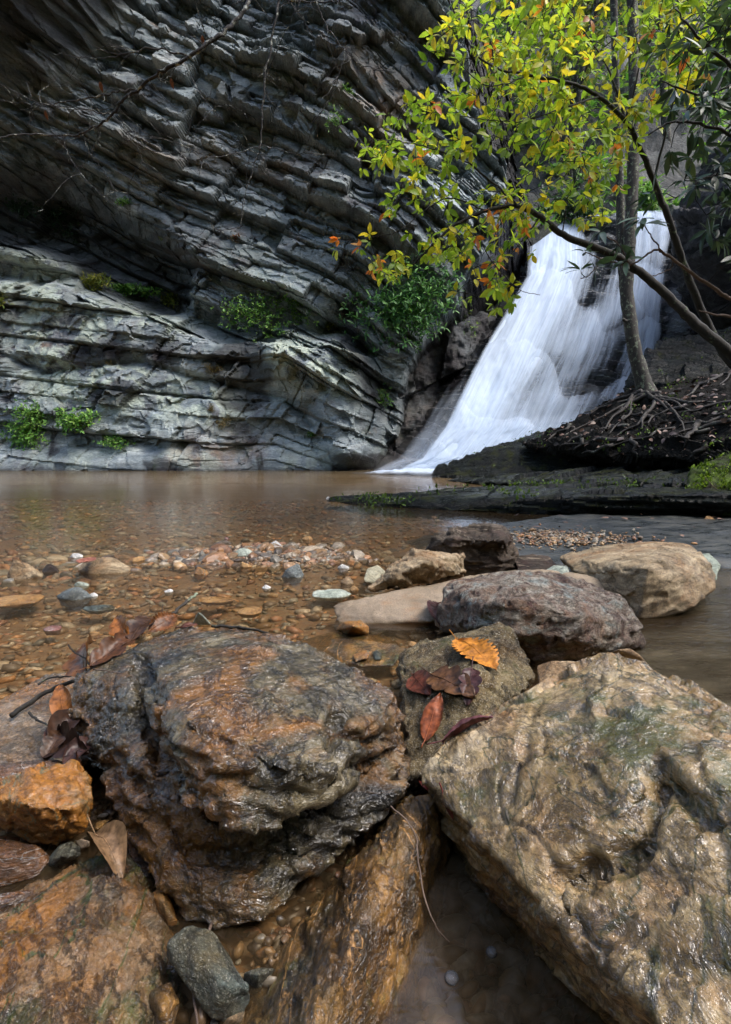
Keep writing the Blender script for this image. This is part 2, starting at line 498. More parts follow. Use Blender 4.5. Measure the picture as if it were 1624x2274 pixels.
# ------------------------------------------------------------------ the cliff: beds dipping to the right, an overhang at upper left
def cp(px, py, y=18.0):
    a = atY(px, py, y)
    return (a[0], a[2])
def bed_layer(s, t, th, wid, seed):
    u = s / th + .5 * vn(s / th * .6, t * .03 / th, s * 0, seed) + .05 * vn(s / th, t * .4 / th, s * 0, seed + 9)
    i = np.floor(u)
    fr = u - i
    w = wid * (.5 + 1.2 * h1(i, seed + 1))
    tt = t / w + 9 * h1(i, seed + 2)
    j = np.floor(tt)
    tf = tt - j
    return h2(i, j, seed + 3), fr, tf, h2(i, j, seed + 4), i, j
def xedge(z):
    return np.interp(z, [0, 3, 4.5, 8, 11, 15], [.6, 1.0, 2.2, 4.3, 3.1, 1.5])
def build_cliff():
    xs = np.arange(-17.5, 8.0, .034)
    zs = np.arange(-.6, 17.0, .034)
    X, Z = np.meshgrid(xs, zs, indexing='ij')
    wx = fbm(X * .3, Z * .3, 0 * X, 2, 5) * .3
    wz = fbm(X * .16, Z * .16, 0 * X + 4, 2, 9) * .16 + fbm(X * 1.6, Z * 1.6, 0 * X, 3, 19) * .015
    x2, z2 = X + wx, Z + wz
    # the lower wall dips gently, the upper beds steeply: they meet along the dark groove
    top = np.interp(X, [cp(0, 560)[0], cp(150, 575)[0], cp(170, 600)[0], cp(330, 640)[0], cp(450, 730)[0], cp(620, 740)[0], cp(760, 800)[0]],
                    [cp(0, 560)[1], cp(0, 575)[1], cp(0, 690)[1], cp(0, 700)[1], cp(0, 760)[1], cp(0, 770)[1], cp(0, 800)[1]])
    top = top + fbm(X * 1.2, X * 0, X * 0, 3, 8) * .12
    low = 1 - sstep(-.03, .06, Z - top)
    su = z2 + .47 * x2 + .30 * np.maximum(x2 + .5, 0)
    sl = z2 + .12 * x2 + .42 * np.maximum(x2 + 2.4, 0)
    s = np.where(low > .5, sl, su)
    t = x2 - .5 * z2
    D = np.zeros_like(X)
    amp = 1 - .35 * low * sstep(-1.5, -3.0, X)
    r1, fr1, tf1, q1, i1, j1 = bed_layer(s, t, 1.25, 4.4, 31)
    D -= amp * .70 * (r1 - .5) + .40 * amp * (1 - fr1) * (.3 + q1) + (tf1 - .5) * .6 * (q1 - .35)
    r2, fr2, tf2, q2, i2, j2 = bed_layer(s + .09 * r1, t, .52, 1.9, 51)
    D -= amp * (1 - .45 * low) * (.46 * (r2 - .5) + .42 * (1 - fr2) * q2) + (tf2 - .5) * .6 * (q2 - .4) * amp
    r3, fr3, tf3, q3, i3, j3 = bed_layer(s + .03 * r2, t + .3 * r2, .16, .9, 71)
    on3 = sstep(.5, .85, h2(i2, j2, 77)) * (1 - .7 * low)
    D -= on3 * (.11 * (r3 - .5) + .08 * (1 - fr3))
    r4, fr4, tf4, q4, i4, j4 = bed_layer(s, t, .06, .5, 91)
    D -= .016 * (r4 - .5) * on3
    w1_ = 3.0; w2_ = 1.6
    D += .14 * np.exp(-(np.minimum(fr1, 1 - fr1) * 1.25 / .035) ** 2) + .10 * np.exp(-(np.minimum(fr2, 1 - fr2) * .44 / .022) ** 2) * sstep(.2, .5, q2) * (1 - .6 * low)
    D += .12 * np.exp(-(np.minimum(tf1, 1 - tf1) * w1_ / .04) ** 2) + .09 * np.exp(-(np.minimum(tf2, 1 - tf2) * w2_ / .03) ** 2) * sstep(.4, .6, r2) * (1 - .8 * low)
    D += fbm(X * .9, Z * .9, 0 * X, 4, 13) * .10 + fbm(X * 4, Z * 6, 0 * X, 3, 14) * .018 + low * .05 * fbm(X * 2.5, Z * 2.5, 0 * X, 3, 16)
    fv = np.stack([X.ravel(), 0 * X.ravel(), (s * .8).ravel()], 1)
    fb = np.array([0, 0, 1.0])
    fct = (facets(fv, .75, 5, fb, 1.6, ys=(0,)) * .13 + facets(fv, .30, 15, fb, 1.6, ys=(0,)) * .05).reshape(X.shape)
    D += fct
    # large form
    Y = 18.0 + .02 * np.maximum(Z - 5, 0) + fbm(X * .16, Z * .16, 0 * X, 2, 3) * .35
    Y -= .5 * sstep(-3.5, 1.0, X) * sstep(5.2, 6.5, Z) * (1 - sstep(1, 4, X))          # the upper wall bulges over the recess
    zb = np.interp(X, [-14, -11.4, -8.6, -6.6, -4.6, -3.5], [10.0, 10.1, 10.9, 13.2, 17, 19])
    up = np.maximum(Z - zb, 0)
    over = np.minimum(up * 1.1, 4.0)
    Y -= over
    m_over = sstep(0, .5, up)
    # slanting slabs under the overhang
    so = (X * .80 + Z * .55)
    ro, fo, tfo, qo, io, jo = bed_layer(so + fbm(X * .5, Z * .5, 0 * X, 3, 44) * .5, Z * .8 - X * .5, .8, 3.0, 101)
    D = D * (1 - .45 * m_over) - m_over * (.7 * (1 - fo) * (.3 + ro))
    # the cave under it
    c1, _ = seg_dist(X, Z, [cp(-200, 440), cp(60, 450), cp(160, 500), cp(330, 600)])
    Y += 2.2 * np.exp(-(c1 / 1.1) ** 4)
    fw = 1 - sstep(-.05, .12, Z - top)
    Y -= .75 * fw * (1 - sstep(-.6, .8, X))
    g1, _ = seg_dist(X, Z, [cp(-60, 590), cp(150, 620), cp(300, 660), cp(420, 690), cp(520, 720), cp(700, 745), cp(790, 690)])
    Y += .75 * np.exp(-(g1 / .38) ** 2)
    g2, _ = seg_dist(X, Z, [cp(0, 780), cp(120, 830), cp(330, 810), cp(520, 860), cp(640, 890), cp(700, 950)])
    Y += .25 * np.exp(-(g2 / .10) ** 2)
    g3, _ = seg_dist(X, Z, [cp(600, 60), cp(700, 130), cp(850, 180), cp(930, 240)])
    # blocky buttress at the right end of the lower wall
    b1, _ = seg_dist(X, Z, [cp(660, 800), cp(760, 850), cp(790, 960)])
    Y -= .9 * np.exp(-(b1 / .95) ** 4) * (1 - sstep(5.2, 5.8, Z))
    # foot: rounded water-worn shelf
    ft = 1 - sstep(.2, 1.0, Z + fbm(X * .8, X * 0, X * 0, 3, 21) * .2)
    Y -= ft * .7
    D *= (1 - .75 * ft)
    # turns away to the right, to the fall
    xe = xedge(Z) + fbm(X * .3, Z * .8, 0 * X, 3, 61) * .3
    rec = np.maximum(X - xe, 0)
    slab = sstep(0, .5, rec)
    D *= (1 - .96 * slab)
    D += slab * (.14 * fbm(X * 1.2, Z * 1.2, 0 * X, 5, 66) + 1.6 * fct)
    Y += 2.1 * rec + .3 * slab * (h2(su / .9, Z * .2, 5) - .5)
    Y += D
    V = np.stack([X, Y, Z], -1).reshape(-1, 3)
    tone = np.clip(.5 + .32 * (h2(i2, j2, 7) - .5) * 2 + .25 * (h2(i3, j3, 9) - .5) * 2 * on3, 0, 1)
    P = lambda *a: seg_dist(X, Z, [cp(*q) for q in a])[0]
    lich = np.exp(-(P((60, 690), (230, 760), (330, 720)) / 1.3) ** 2) + np.exp(-(P((140, 850), (330, 880), (520, 900)) / .7) ** 2) + np.exp(-(P((640, 800), (760, 830)) / .8) ** 2) + .6 * np.exp(-(P((20, 580), (130, 590)) / .3) ** 2) + .45 * ft + .35 * np.exp(-(P((640, 650), (560, 600)) / .8) ** 2) + .12 * sstep(-6, 0, X)
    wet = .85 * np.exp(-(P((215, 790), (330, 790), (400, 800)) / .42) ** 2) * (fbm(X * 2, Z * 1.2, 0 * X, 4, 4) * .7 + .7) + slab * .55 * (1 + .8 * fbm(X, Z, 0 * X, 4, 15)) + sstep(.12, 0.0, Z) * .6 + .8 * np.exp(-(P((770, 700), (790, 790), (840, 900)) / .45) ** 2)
    wet = wet + m_over * np.clip(.9 - .9 * ro, 0, 1) + .7 * np.exp(-(c1 / 1.3) ** 4)  # shade under the overhang painted in through this mask; cave darkened too
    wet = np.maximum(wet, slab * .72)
    wet = wet + .25 * np.exp(-(g3 / .8) ** 4) + .3 * slab + low * .75 * sstep(.18, .42, fbm(X * .55, Z * .9, 0 * X, 5, 88))  # first term paints a shaded underside into the colour; the rest is wet stone
    rust = np.exp(-(P((780, 190), (860, 230), (830, 320)) / .9) ** 2) + .8 * np.exp(-(P((300, 350), (520, 330), (700, 400)) / .6) ** 2) * .6 + np.exp(-(P((430, 1010), (560, 1000)) / .5) ** 2) * .9
    moss = .9 * np.exp(-(P((150, 610), (380, 680)) / .4) ** 2) + .35 * sstep(4, 1, Z) + .5 * np.exp(-(c1 / 1.2) ** 2) + .12
    o = mk('cliff', V, grid_faces(len(xs), len(zs)), M['cliff'], smooth=False,
           attrs={'tone': tone.ravel(), 'lichen': np.clip(lich, 0, 1).ravel(), 'wet': np.clip(wet, 0, 1).ravel(), 'rust': np.clip(rust, 0, 1).ravel(), 'moss': np.clip(moss, 0, 1).ravel()})
    tag(o, "tall grey cliff of tilted layered beds behind the pool", "cliff", kind='structure')
    global CLIFF_Y
    def CLIFF_Y(x, z):
        i = int(np.clip(round((x - xs[0]) / .034), 0, len(xs) - 1)); j = int(np.clip(round((z - zs[0]) / .034), 0, len(zs) - 1))
        return Y[i, j]
build_cliff()
def on_cliff(px, py):
    y = 18.0
    for k in range(12):
        a = atY(px, py, y)
        y = .5 * y + .5 * CLIFF_Y(a[0], a[2])
    return atY(px, py, y)
# ------------------------------------------------------------------ the stepped rock under the fall
def yf0(x, z):
    return 15.6 + .9 * z
def on_fall(px, py):
    y = 19.0
    for k in range(30):
        a = atY(px, py, y)
        y = .5 * y + .5 * float(yf0(a[0], a[2]))
    return np.array(atY(px, py, y))
EL = np.array([on_fall(*p) for p in [(1232, 522), (1172, 556), (1166, 620), (1120, 700), (1066, 790), (1020, 880), (985, 950), (935, 1015), (872, 1046)]])
ER = np.array([on_fall(*p) for p in [(1476, 462), (1486, 520), (1474, 610), (1466, 700), (1450, 800), (1420, 880), (1380, 950), (1330, 1010), (1290, 1040)]])
XL = lambda z: np.interp(z, EL[::-1, 2], EL[::-1, 0])
XR = lambda z: np.interp(z, ER[::-1, 2], ER[::-1, 0])
def fall_rock_y(X, Z):
    w = fbm(X * .7, Z * .7, 0 * X, 3, 5) * .3
    Y = yf0(X, Z)
    s = Z + .10 * X + w
    r, fr, tf, q, i, j = bed_layer(s, X, .75, 2.2, 131)
    Y = Y - .35 * (r - .4) - .50 * (fr - .5)
    r, fr, tf, q, i2, j2 = bed_layer(s, X + r, .22, .9, 141)
    Y = Y - .16 * (r - .5) - .12 * (fr - .5)
    Y = Y + .22 + fbm(X * 2, Z * 3, 0 * X, 4, 23) * .07
    left = np.maximum(XL(Z) - .15 - X, 0)
    right = np.maximum(X - XR(Z) - .35, 0)
    # dark wall left of the fall: steep, blocky
    yb = 18.3 + .25 * Z + .5 * np.maximum(X - 2.0, 0) + 2.4 * np.maximum(Z - 5.0 - .25 * fbm(X, X * 0, X * 0, 3, 2), 0) - 1.0 * (h2((X + .2 * Z + w) / 1.1, (Z - .5 * X) / 1.6, 8) - .3) + fbm(X * 1.3, Z * 1.3, 0 * X, 5, 33) * .3
    yb = yb + .8 * sstep(1.8, .6, Z + .2 * X) * sstep(1.0, 2.0, X)
    Y = np.where(left > 0, np.minimum(Y + left * 3.0, yb), Y)
    Y = Y - np.minimum(right, 1.2) * .9 * sstep(9.0, 8.0, Z)
    return Y
def build_fall_rock():
    xs = np.arange(.2, 15.0, .045)
    zs = np.arange(-.6, 10.6, .045)
    X, Z = np.meshgrid(xs, zs, indexing='ij')
    Y = fall_rock_y(X, Z)
    zt = np.interp(X, [4.5, 6.0, 7.2, 8.6, 9.6, 11], [8.0, 8.25, 8.7, 9.35, 9.85, 10.0])
    Y = Y + 4.5 * np.maximum(Z - zt, 0)
    V = np.stack([X, Y, Z], -1).reshape(-1, 3)
    z0 = 0 * X.ravel()
    mw = np.clip(.80 + .3 * fbm(X * 1.5, Z * 1.5, 0 * X, 4, 91), .0, 1).ravel()
    o = mk('waterfall_rock', V, grid_faces(len(xs), len(zs)), M['cliff'], smooth=False,
           attrs={'tone': (z0 + .35), 'lichen': z0, 'wet': mw, 'rust': (sstep(3.2, 2, X) * .5).ravel(), 'moss': np.clip(.3 + .5 * sstep(3.5, 2.5, X) * sstep(3, 5, Z), 0, 1).ravel()})
    tag(o, "dark wet stepped rock behind and beside the falling water", "rock face", kind='structure')
build_fall_rock()
# ------------------------------------------------------------------ the falling water
def g2(u, v, cu, cv, su, sv, ang=0.0):
    du, dv = u - cu, v - cv
    a, b = du * math.cos(ang) + dv * math.sin(ang), -du * math.sin(ang) + dv * math.cos(ang)
    return np.exp(-(a / su) ** 2 - (b / sv) ** 2)
def build_falls():
    NU, NV = 220, 300
    tl = np.linspace(0, 1, len(EL))
    v = np.linspace(0, 1, NV)
    L = np.stack([np.interp(v, tl, EL[:, k]) for k in range(3)], 1)
    R = np.stack([np.interp(v, tl, ER[:, k]) for k in range(3)], 1)
    def sheet(name, off, mat, u0, u1, wob, seed, cover, parent):
        u = np.linspace(u0, u1, NU)
        U, W = np.meshgrid(u, v, indexing='ij')
        X = L[None, :, 0] * (1 - U) + R[None, :, 0] * U
        top = np.interp(U[:, 0], [0, .18, .38, .5, .66, 1.0], [0, .75, .85, .9, 1.0, 1.0])[:, None]    # the lip rises to the right
        Zr = L[None, :, 2] * (1 - U) + R[None, :, 2] * U
        bulge = (EL[0, 2] + (ER[0, 2] - EL[0, 2]) * top) - (EL[0, 2] + (ER[0, 2] - EL[0, 2]) * U)
        Z = Zr + bulge * (1 - W) ** 3
        Y = yf0(X, Z) - off
        st = (Z + .1 * X) * 1.5
        q = W * 5.2 + .55 * fbm(U * 1.8, W * 1.5, 0 * U, 2, 31) + .10 * fbm(U * 9, W * 5, 0 * U, 2, 37) - 1.1 * U
        Y = Y - (.04 * np.exp(-((q - np.floor(q)) - .15) ** 2 / .05) + wob * fbm(U * 9, W * 7, 0 * U, 4, seed))
        Y = Y + 1.2 * sstep(.045, 0, W) * off * 2
        c = cover(U, W)
        V = np.stack([X, Y, np.maximum(Z, -.05)], -1).reshape(-1, 3)
        return mk(name, V, grid_faces(NU, NV), mat, parent, uv=np.stack([U.ravel(), W.ravel()], 1), attrs={'cover': np.clip(c, 0, 1.2).ravel()})
    def edge(U, W, a, b):
        return sstep(a, a + .06, U) * sstep(b, b - .07, U)
    def cov1(U, W):
        c = .49 + 0 * U
        c += .60 * g2(U, W, .12, .28, .16, .45, .10) + .45 * g2(U, W, .30, .30, .10, .15)
        c += .45 * g2(U, W, .12, .60, .18, .3) + .35 * g2(U, W, .25, .85, .3, .12)
        c += .35 * g2(U, W, .62, .40, .22, .05, -.35) + .28 * g2(U, W, .82, .1, .1, .2) + .25 * g2(U, W, .92, .45, .05, .3)
        c += .30 * g2(U, W, .62, .78, .3, .07)
        c -= .32 * g2(U, W, .50, .12, .11, .16) + .14 * g2(U, W, .44, .54, .10, .13) + .08 * g2(U, W, .60, .60, .08, .12) + .18 * g2(U, W, .8, .62, .15, .15)
        c -= .12 * sstep(.38, .6, U) * sstep(.98, .75, W)
        c += .20 * g2(U, W, .54, .55, .13, .12)
        c -= .3 * g2(U, W, .02, .06, .08, .05)
        c -= .25 * g2(U, W, .40, .10, .05, .07)
        q = W * 5.2 + .55 * fbm(U * 1.8, W * 1.5, 0 * U, 2, 31) + .10 * fbm(U * 9, W * 5, 0 * U, 2, 37) - 1.1 * U
        fq = q - np.floor(q)
        c += .24 * (.45 - fq) * sstep(0, .12, fq) * (.4 + .6 * sstep(.1, .5, U)) + .10 * fbm(U * 7, W * 9, 0 * U, 3, 3)
        c *= edge(U, W, -.03, 1.02)
        return c * sstep(-.0, .03, W + .02 * fbm(U * 20, U * 0, U * 0, 2, 1))
    root = empty('waterfall', (3.5, 16.0, 0))
    tag(root, "silky white waterfall fanning down the dark rock into the pool", "waterfall", kind='structure')
    sheet('water_veil', .42, falls_mat("falling water veil", 46, .95, 1), -.03, 1.02, .10, 4, cov1, root)
    sheet('water_threads', .55, falls_mat("falling water threads", 105, .62, 5), -.06, .99, .14, 7, lambda U, W: (cov1(U, W) * .92 - .02) * edge(U, W, -.06, .99), root)
    sheet('water_spray', .75, falls_mat("falling water spray", 20, .30, 9, (.70, .80, .92)), -.16, .75, .10, 9,
          lambda U, W: .75 * edge(U, W, -.16, .72) * sstep(.45, .95, W) + .25 * g2(U, W, .1, .3, .15, .2), root)
build_falls()
# ------------------------------------------------------------------ the stream bed, the shelf and the water
def bed_z(X, Y):
    z = -.075 - .03 * sstep(5.0, 7.5, Y) - .30 * sstep(6.0, 16, Y)
    z = z + .092 * np.exp(-((X + .85) / .95) ** 2 - ((Y - 4.45) / .48) ** 2)
    z = z + .03 * np.exp(-((X + 2.3) / .6) ** 2 - ((Y - 3.9) / .5) ** 2)
    z = z - .10 * sstep(1.0, 1.3, X) * sstep(1.7, 2.0, Y)
    z = z + .02 * fbm(X * 1.3, Y * 1.3, 0 * X, 3, 2) + .010 * fbm(X * 6, Y * 6, 0 * X, 3, 5)
    z = z - .16 * sstep(1.35, 1.0, Y) * sstep(-.2, .15, X)
    z = z + .2 * sstep(6, 30, np.hypot(X, Y - 6) - 14) + .06 * np.maximum(np.hypot(X, Y) - 30, 0)
    return z
def build_bed():
    g = lambda a: np.sign(a) * (np.abs(a) * 4.5 + np.abs(a) ** 5 * 240)
    a = np.linspace(-1, 1, 420)
    X, Y = np.meshgrid(g(a), g(a) + 2.5, indexing='ij')
    V = np.stack([X, Y, bed_z(X, Y)], -1).reshape(-1, 3)
    n = NT("stream bed of fine gravel")
    o = n.obj()
    v = n.node('ShaderNodeTexVoronoi', {'Vector': n.vmul(o, (1, 1.7, 1)), 'Scale': 48.0, 'Randomness': 1.0}, 1)
    vd = n.node('ShaderNodeTexVoronoi', {'Vector': n.vmul(o, (1, 1.7, 1)), 'Scale': 48.0, 'Randomness': 1.0}, 0)
    c = n.ramp(n.sep(v, 0), [(0, (.05, .03, .017)), (.3, (.17, .085, .035)), (.55, (.26, .15, .07)), (.8, (.12, .10, .075)), (1, (.36, .28, .18))])
    c = n.mix(.5, c, (.14, .085, .045))
    c = n.mix(n.mapr(n.sep(o, 1), 5.2, 8.5, 0, .9), c, (.13, .085, .045))
    n.done(n.princ(Base_Color=c, Roughness=.5, Normal=n.bump(vd, -.7, .01)))
    tag(mk('stream_bed', V, grid_faces(420, 420), n.m), "brown gravelly stream bed", "stream bed", kind='structure')
    # flat bedrock shelf, right of the pool
    xs = np.linspace(-.2, 7.5, 260); ys = np.linspace(1.7, 8.2, 280)
    X, Y = np.meshgrid(xs, ys, indexing='ij')
    e, al = seg_dist(X, Y, [(.95, 3.3), (1.15, 4.6), (1.0, 5.3), (1.9, 6.1), (3.4, 6.8)])
    side = (X - np.interp(Y, [1.7, 3.3, 4.6, 5.3, 6.1, 6.8, 8.2], [1.15, 1.2, 1.15, 1.0, 1.7, 3.0, 5.0]))
    wob = fbm(X * 1.7, Y * 1.7, 0 * X, 4, 71)
    z = .028 + .018 * wob + .006 * fbm(X * 8, Y * 10, 0 * X, 3, 4)
    z = np.minimum(z, .03 + (side + .25 * wob) * .18)
    z = z - .11 * sstep(4.2, 3.4, Y + .25 * wob - .05 * X)
    z = np.maximum(z, -.4)
    n = NT("wet dark bedrock shelf")
    o = n.obj()
    a = n.noise(n.vmul(o, (1, 2.5, 1)), 3.0, 9, .7, .5)
    c = n.ramp(a, [(.3, (.010, .012, .013)), (.5, (.035, .039, .038)), (.72, (.10, .095, .075))])
    f = n.noise(o, 60, 6, .75)
    c = n.mix(.8, c, n.ramp(f, [(.3, .5), (.5, 1.), (.75, 1.7)]), 'MULTIPLY')
    n.done(n.princ(Base_Color=c, Roughness=n.mapr(a, .35, .6, .18, .5), Normal=n.bump(n.math('ADD', a, n.math('MULTIPLY', f, .3)), .6, .02)))
    V = np.stack([X, Y, z], -1).reshape(-1, 3)
    tag(mk('rock_shelf', V, grid_faces(260, 280), n.m), "flat dark wet bedrock beside the pool", "bedrock", kind='structure')
    xs = np.linspace(-.9, 3.6, 110); ys = np.linspace(12.6, 17.5, 90)
    X, Y = np.meshgrid(xs, ys, indexing='ij')
    c = 1.0 * np.exp(-((X - 1.75) / .75) ** 2 - ((Y - 15.2) / 1.1) ** 2) + 1.1 * np.exp(-((X - .95) / .85) ** 2 - ((Y - 14.7) / .40) ** 2) + .12 * fbm(X * 3, Y * 3, 0 * X, 3, 5)
    fm = falls_mat("churned white water", 10, .8, 3)
    tag(mk('foam', np.stack([X, Y, .02 + .10 * np.clip(c, 0, 1) * (1 + .4 * fbm(X * 5, Y * 5, 0 * X, 3, 9))], -1).reshape(-1, 3), grid_faces(110, 90), fm, uv=np.stack([(X.ravel() + .9) / 4.5, (Y.ravel() - 12.6) / 4.9], 1), attrs={'cover': np.clip(c, 0, 1).ravel()}), "white churned water where the fall meets the pool", "foam", kind='stuff')
    V = np.array([(-60, -30, 0), (60, -30, 0), (60, 40, 0), (-60, 40, 0)], float)
    tag(mk('water', V, np.array([[0, 1, 2, 3]]), M['water'], origin=(0, 0, 0)), "clear brown pool and stream water", "water", kind='structure')
build_bed()
# ------------------------------------------------------------------ hillside above the fall
def hill_z(X, Y):
    z = 9.0 + 1.12 * (Y - 25.5) + .10 * np.maximum(X - 9, 0)
    r, fr, tf, q, i, j = bed_layer(z + .1 * X + fbm(X * .3, Y * .3, 0 * X, 3, 4), X + Y * .5, 1.5, 4, 7)
    return z + .8 * (fr - .5) * sstep(0, 3, Y - 24) + fbm(X * .25, Y * .25, 0 * X, 4, 9) * 1.2
def build_hill():
    xs = np.linspace(-4, 42, 300); ys = np.linspace(24.2, 62, 260)
    X, Y = np.meshgrid(xs, ys, indexing='ij')
    Z = hill_z(X, Y)
    ch = np.exp(-((X - 8.5 - .3 * (Y - 24)) / 2.0) ** 2) * sstep(32, 25, Y)
    Z = Z - ch * .6
    n = NT("wooded hillside ground")
    o = n.obj()
    a = n.noise(o, .8, 9, .72, .4)
    c = n.ramp(a, [(.3, (.010, .012, .010)), (.45, (.028, .032, .03)), (.6, (.07, .075, .072)), (.75, (.05, .08, .025))])
    c = n.mix(.8, c, n.ramp(n.noise(o, 9, 7, .75), [(.3, .4), (.5, 1.), (.75, 1.7)]), 'MULTIPLY')
    n.done(n.princ(Base_Color=c, Roughness=.7, Normal=n.bump(a, .9, .4)))
    tag(mk('hillside', np.stack([X, Y, Z], -1).reshape(-1, 3), grid_faces(300, 260), n.m, smooth=False), "steep rocky hillside above the waterfall", "hillside", kind='structure')
build_hill()

# bare slopes added out of view, beside and behind, to shut out the low sky
def build_sky_blocker():
    az = np.radians(np.linspace(58, 292, 120)); r = np.linspace(0, 1, 60) ** 1.3 * 45 + 8.0
    A, R = np.meshgrid(az, r, indexing='ij')
    X, Y = R * np.sin(A), R * np.cos(A)
    Z = -.3 + 1.15 * (R - 8.5) + 1.3 * fbm(X * .25, Y * .25, 0 * X, 4, 3)
    n = NT("sky blocker ground")
    a = n.noise(n.obj(), 1.2, 8, .7)
    n.done(n.princ(Base_Color=n.ramp(a, [(.3, (.012, .016, .006)), (.6, (.05, .06, .02)), (.8, (.09, .07, .035))]), Roughness=.9))
    tag(mk('slope', np.stack([X, Y, Z], -1).reshape(-1, 3), grid_faces(120, 60), n.m), "dark unseen slope added to shut out the low sky light", "slope", kind='structure')
build_sky_blocker()
# ------------------------------------------------------------------ stones: a hull of placed corners, weathered by beds, lumps and grooves
ROCKV = {}
def project(V):
    """picture point (1624 x 2274) and depth of places, used to look up where a mark sits on a stone"""
    d = V - np.array([0, 0, CAMZ])
    f = d[:, 1] * CP - d[:, 2] * SP
    u = d[:, 1] * SP + d[:, 2] * CP
    return 812 + d[:, 0] / f * 2274 / 1.8, 1137 - u / f * 2274 / 1.8, f
def snap(V, px, py, rad=14):
    a, b, f = project(V)
    d = np.hypot(a - px, b - py)
    m = d < max(rad, d.min() * 1.2)
    idx = np.where(m)[0]
    return V[idx[np.argmin(f[idx] + d[idx] * .0004)]]
def hull_remesh(hulls, res, smooth):
    bm = bmesh.new()
    for H in hulls:
        b2 = bmesh.new()
        vs = [b2.verts.new(p) for p in H]
        r = bmesh.ops.convex_hull(b2, input=vs)
        bmesh.ops.delete(b2, geom=list({g for g in r['geom_interior'] + r['geom_unused'] if isinstance(g, bmesh.types.BMVert) and g.is_valid}), context='VERTS')
        tmp = bpy.data.meshes.new('tmp'); b2.to_mesh(tmp); b2.free()
        bm.from_mesh(tmp); bpy.data.meshes.remove(tmp)
    me = bpy.data.meshes.new('tmp'); bm.to_mesh(me); bm.free()
    o = bpy.data.objects.new('tmp', me); COL.objects.link(o)
    m = o.modifiers.new('r', 'REMESH'); m.mode = 'VOXEL'; m.voxel_size = res; m.adaptivity = 0
    if smooth:
        s = o.modifiers.new('s', 'SMOOTH'); s.factor = .5; s.iterations = smooth
    dg = bpy.context.evaluated_depsgraph_get()
    e = bpy.data.meshes.new_from_object(o.evaluated_get(dg))
    nv = len(e.vertices)
    V = np.empty(nv * 3); e.vertices.foreach_get('co', V); V = V.reshape(-1, 3)
    N = np.empty(nv * 3, dtype=np.float32); e.vertex_normals.foreach_get('vector', N); N = N.reshape(-1, 3).astype(float)
    F = np.empty(len(e.loops), dtype=np.int32); e.loops.foreach_get('vertex_index', F)
    F = F.reshape(-1, 4)
    bpy.data.objects.remove(o); bpy.data.meshes.remove(me); bpy.data.meshes.remove(e)
    return V, N, F
def normals(V, F):
    n = np.cross(V[F[:, 2]] - V[F[:, 0]], V[F[:, 3]] - V[F[:, 1]])
    N = np.zeros_like(V)
    for k in range(4):
        for a in range(3):
            N[:, a] += np.bincount(F[:, k], n[:, a], len(V))
    return N / (np.linalg.norm(N, axis=1)[:, None] + 1e-12)
def weather(V, N, F, L, amp, seed, calm=0.0, facet=0.0, fscale=.12, bed=(0, 0, 1), bedth=.05, bedamp=.0, ridge=.5, crack=.0, fine=1.0, cell=3.0):
    x, y, z = (V / L).T
    wx = fbm(x * .7, y * .7, z * .7, 3, seed) * .5
    wy = fbm(x * .7 + 9, y * .7, z * .7, 3, seed + 3) * .5
    b = np.array(bed, float); b /= np.linalg.norm(b)
    d = amp * .8 * fbm(x + wx, y + wy, z, 3, seed + 5)
    rr = 1 - np.abs(vn(x * 1.7 + wx * 2, y * 1.7 + wy * 2, z * 1.7, seed + 8)) * 2
    d += amp * ridge * .55 * rr
    rr2 = 1 - np.abs(vn(x * 4.1 + wx * 3, y * 4.1 + wy * 3, z * 4.1, seed + 12)) * 2
    d += amp * ridge * .24 * rr2 * fine
    d += amp * .12 * fine * fbm(x * 9, y * 9, z * 9, 3, seed + 15)
    if bedamp:
        s = V @ b + (fbm(x * .8, y * .8, z * .8, 4, seed + 21)) * bedth * .8
        t = V @ np.cross(b, [.3, .9, .2])
        r, fr, tf, q, i, j = bed_layer(s, t, bedth, cell * bedth, seed + 30)
        d += bedamp * ((r - .5) * 1.1 + (fr - .5) * .9)
        r, fr, tf, q, i, j = bed_layer(s, t, bedth * .31, cell * bedth * .5, seed + 40)
        d += bedamp * .35 * ((r - .5) + (fr - .5) * .6)
    if facet:
        d += facet * (facets(V, fscale, seed + 60, b) + .45 * facets(V, fscale * .42, seed + 80, b))
    if crack:
        c = np.abs(vn(x * .9 + wx * 1.6, y * .9 + wy * 1.6, z * .9, seed + 50))
        d -= crack * np.exp(-(c / .035) ** 2)
    if calm:
        d = d * (1 - calm * sstep(.55, .9, N[:, 2]))
    V = V + N * d[:, None]
    return V
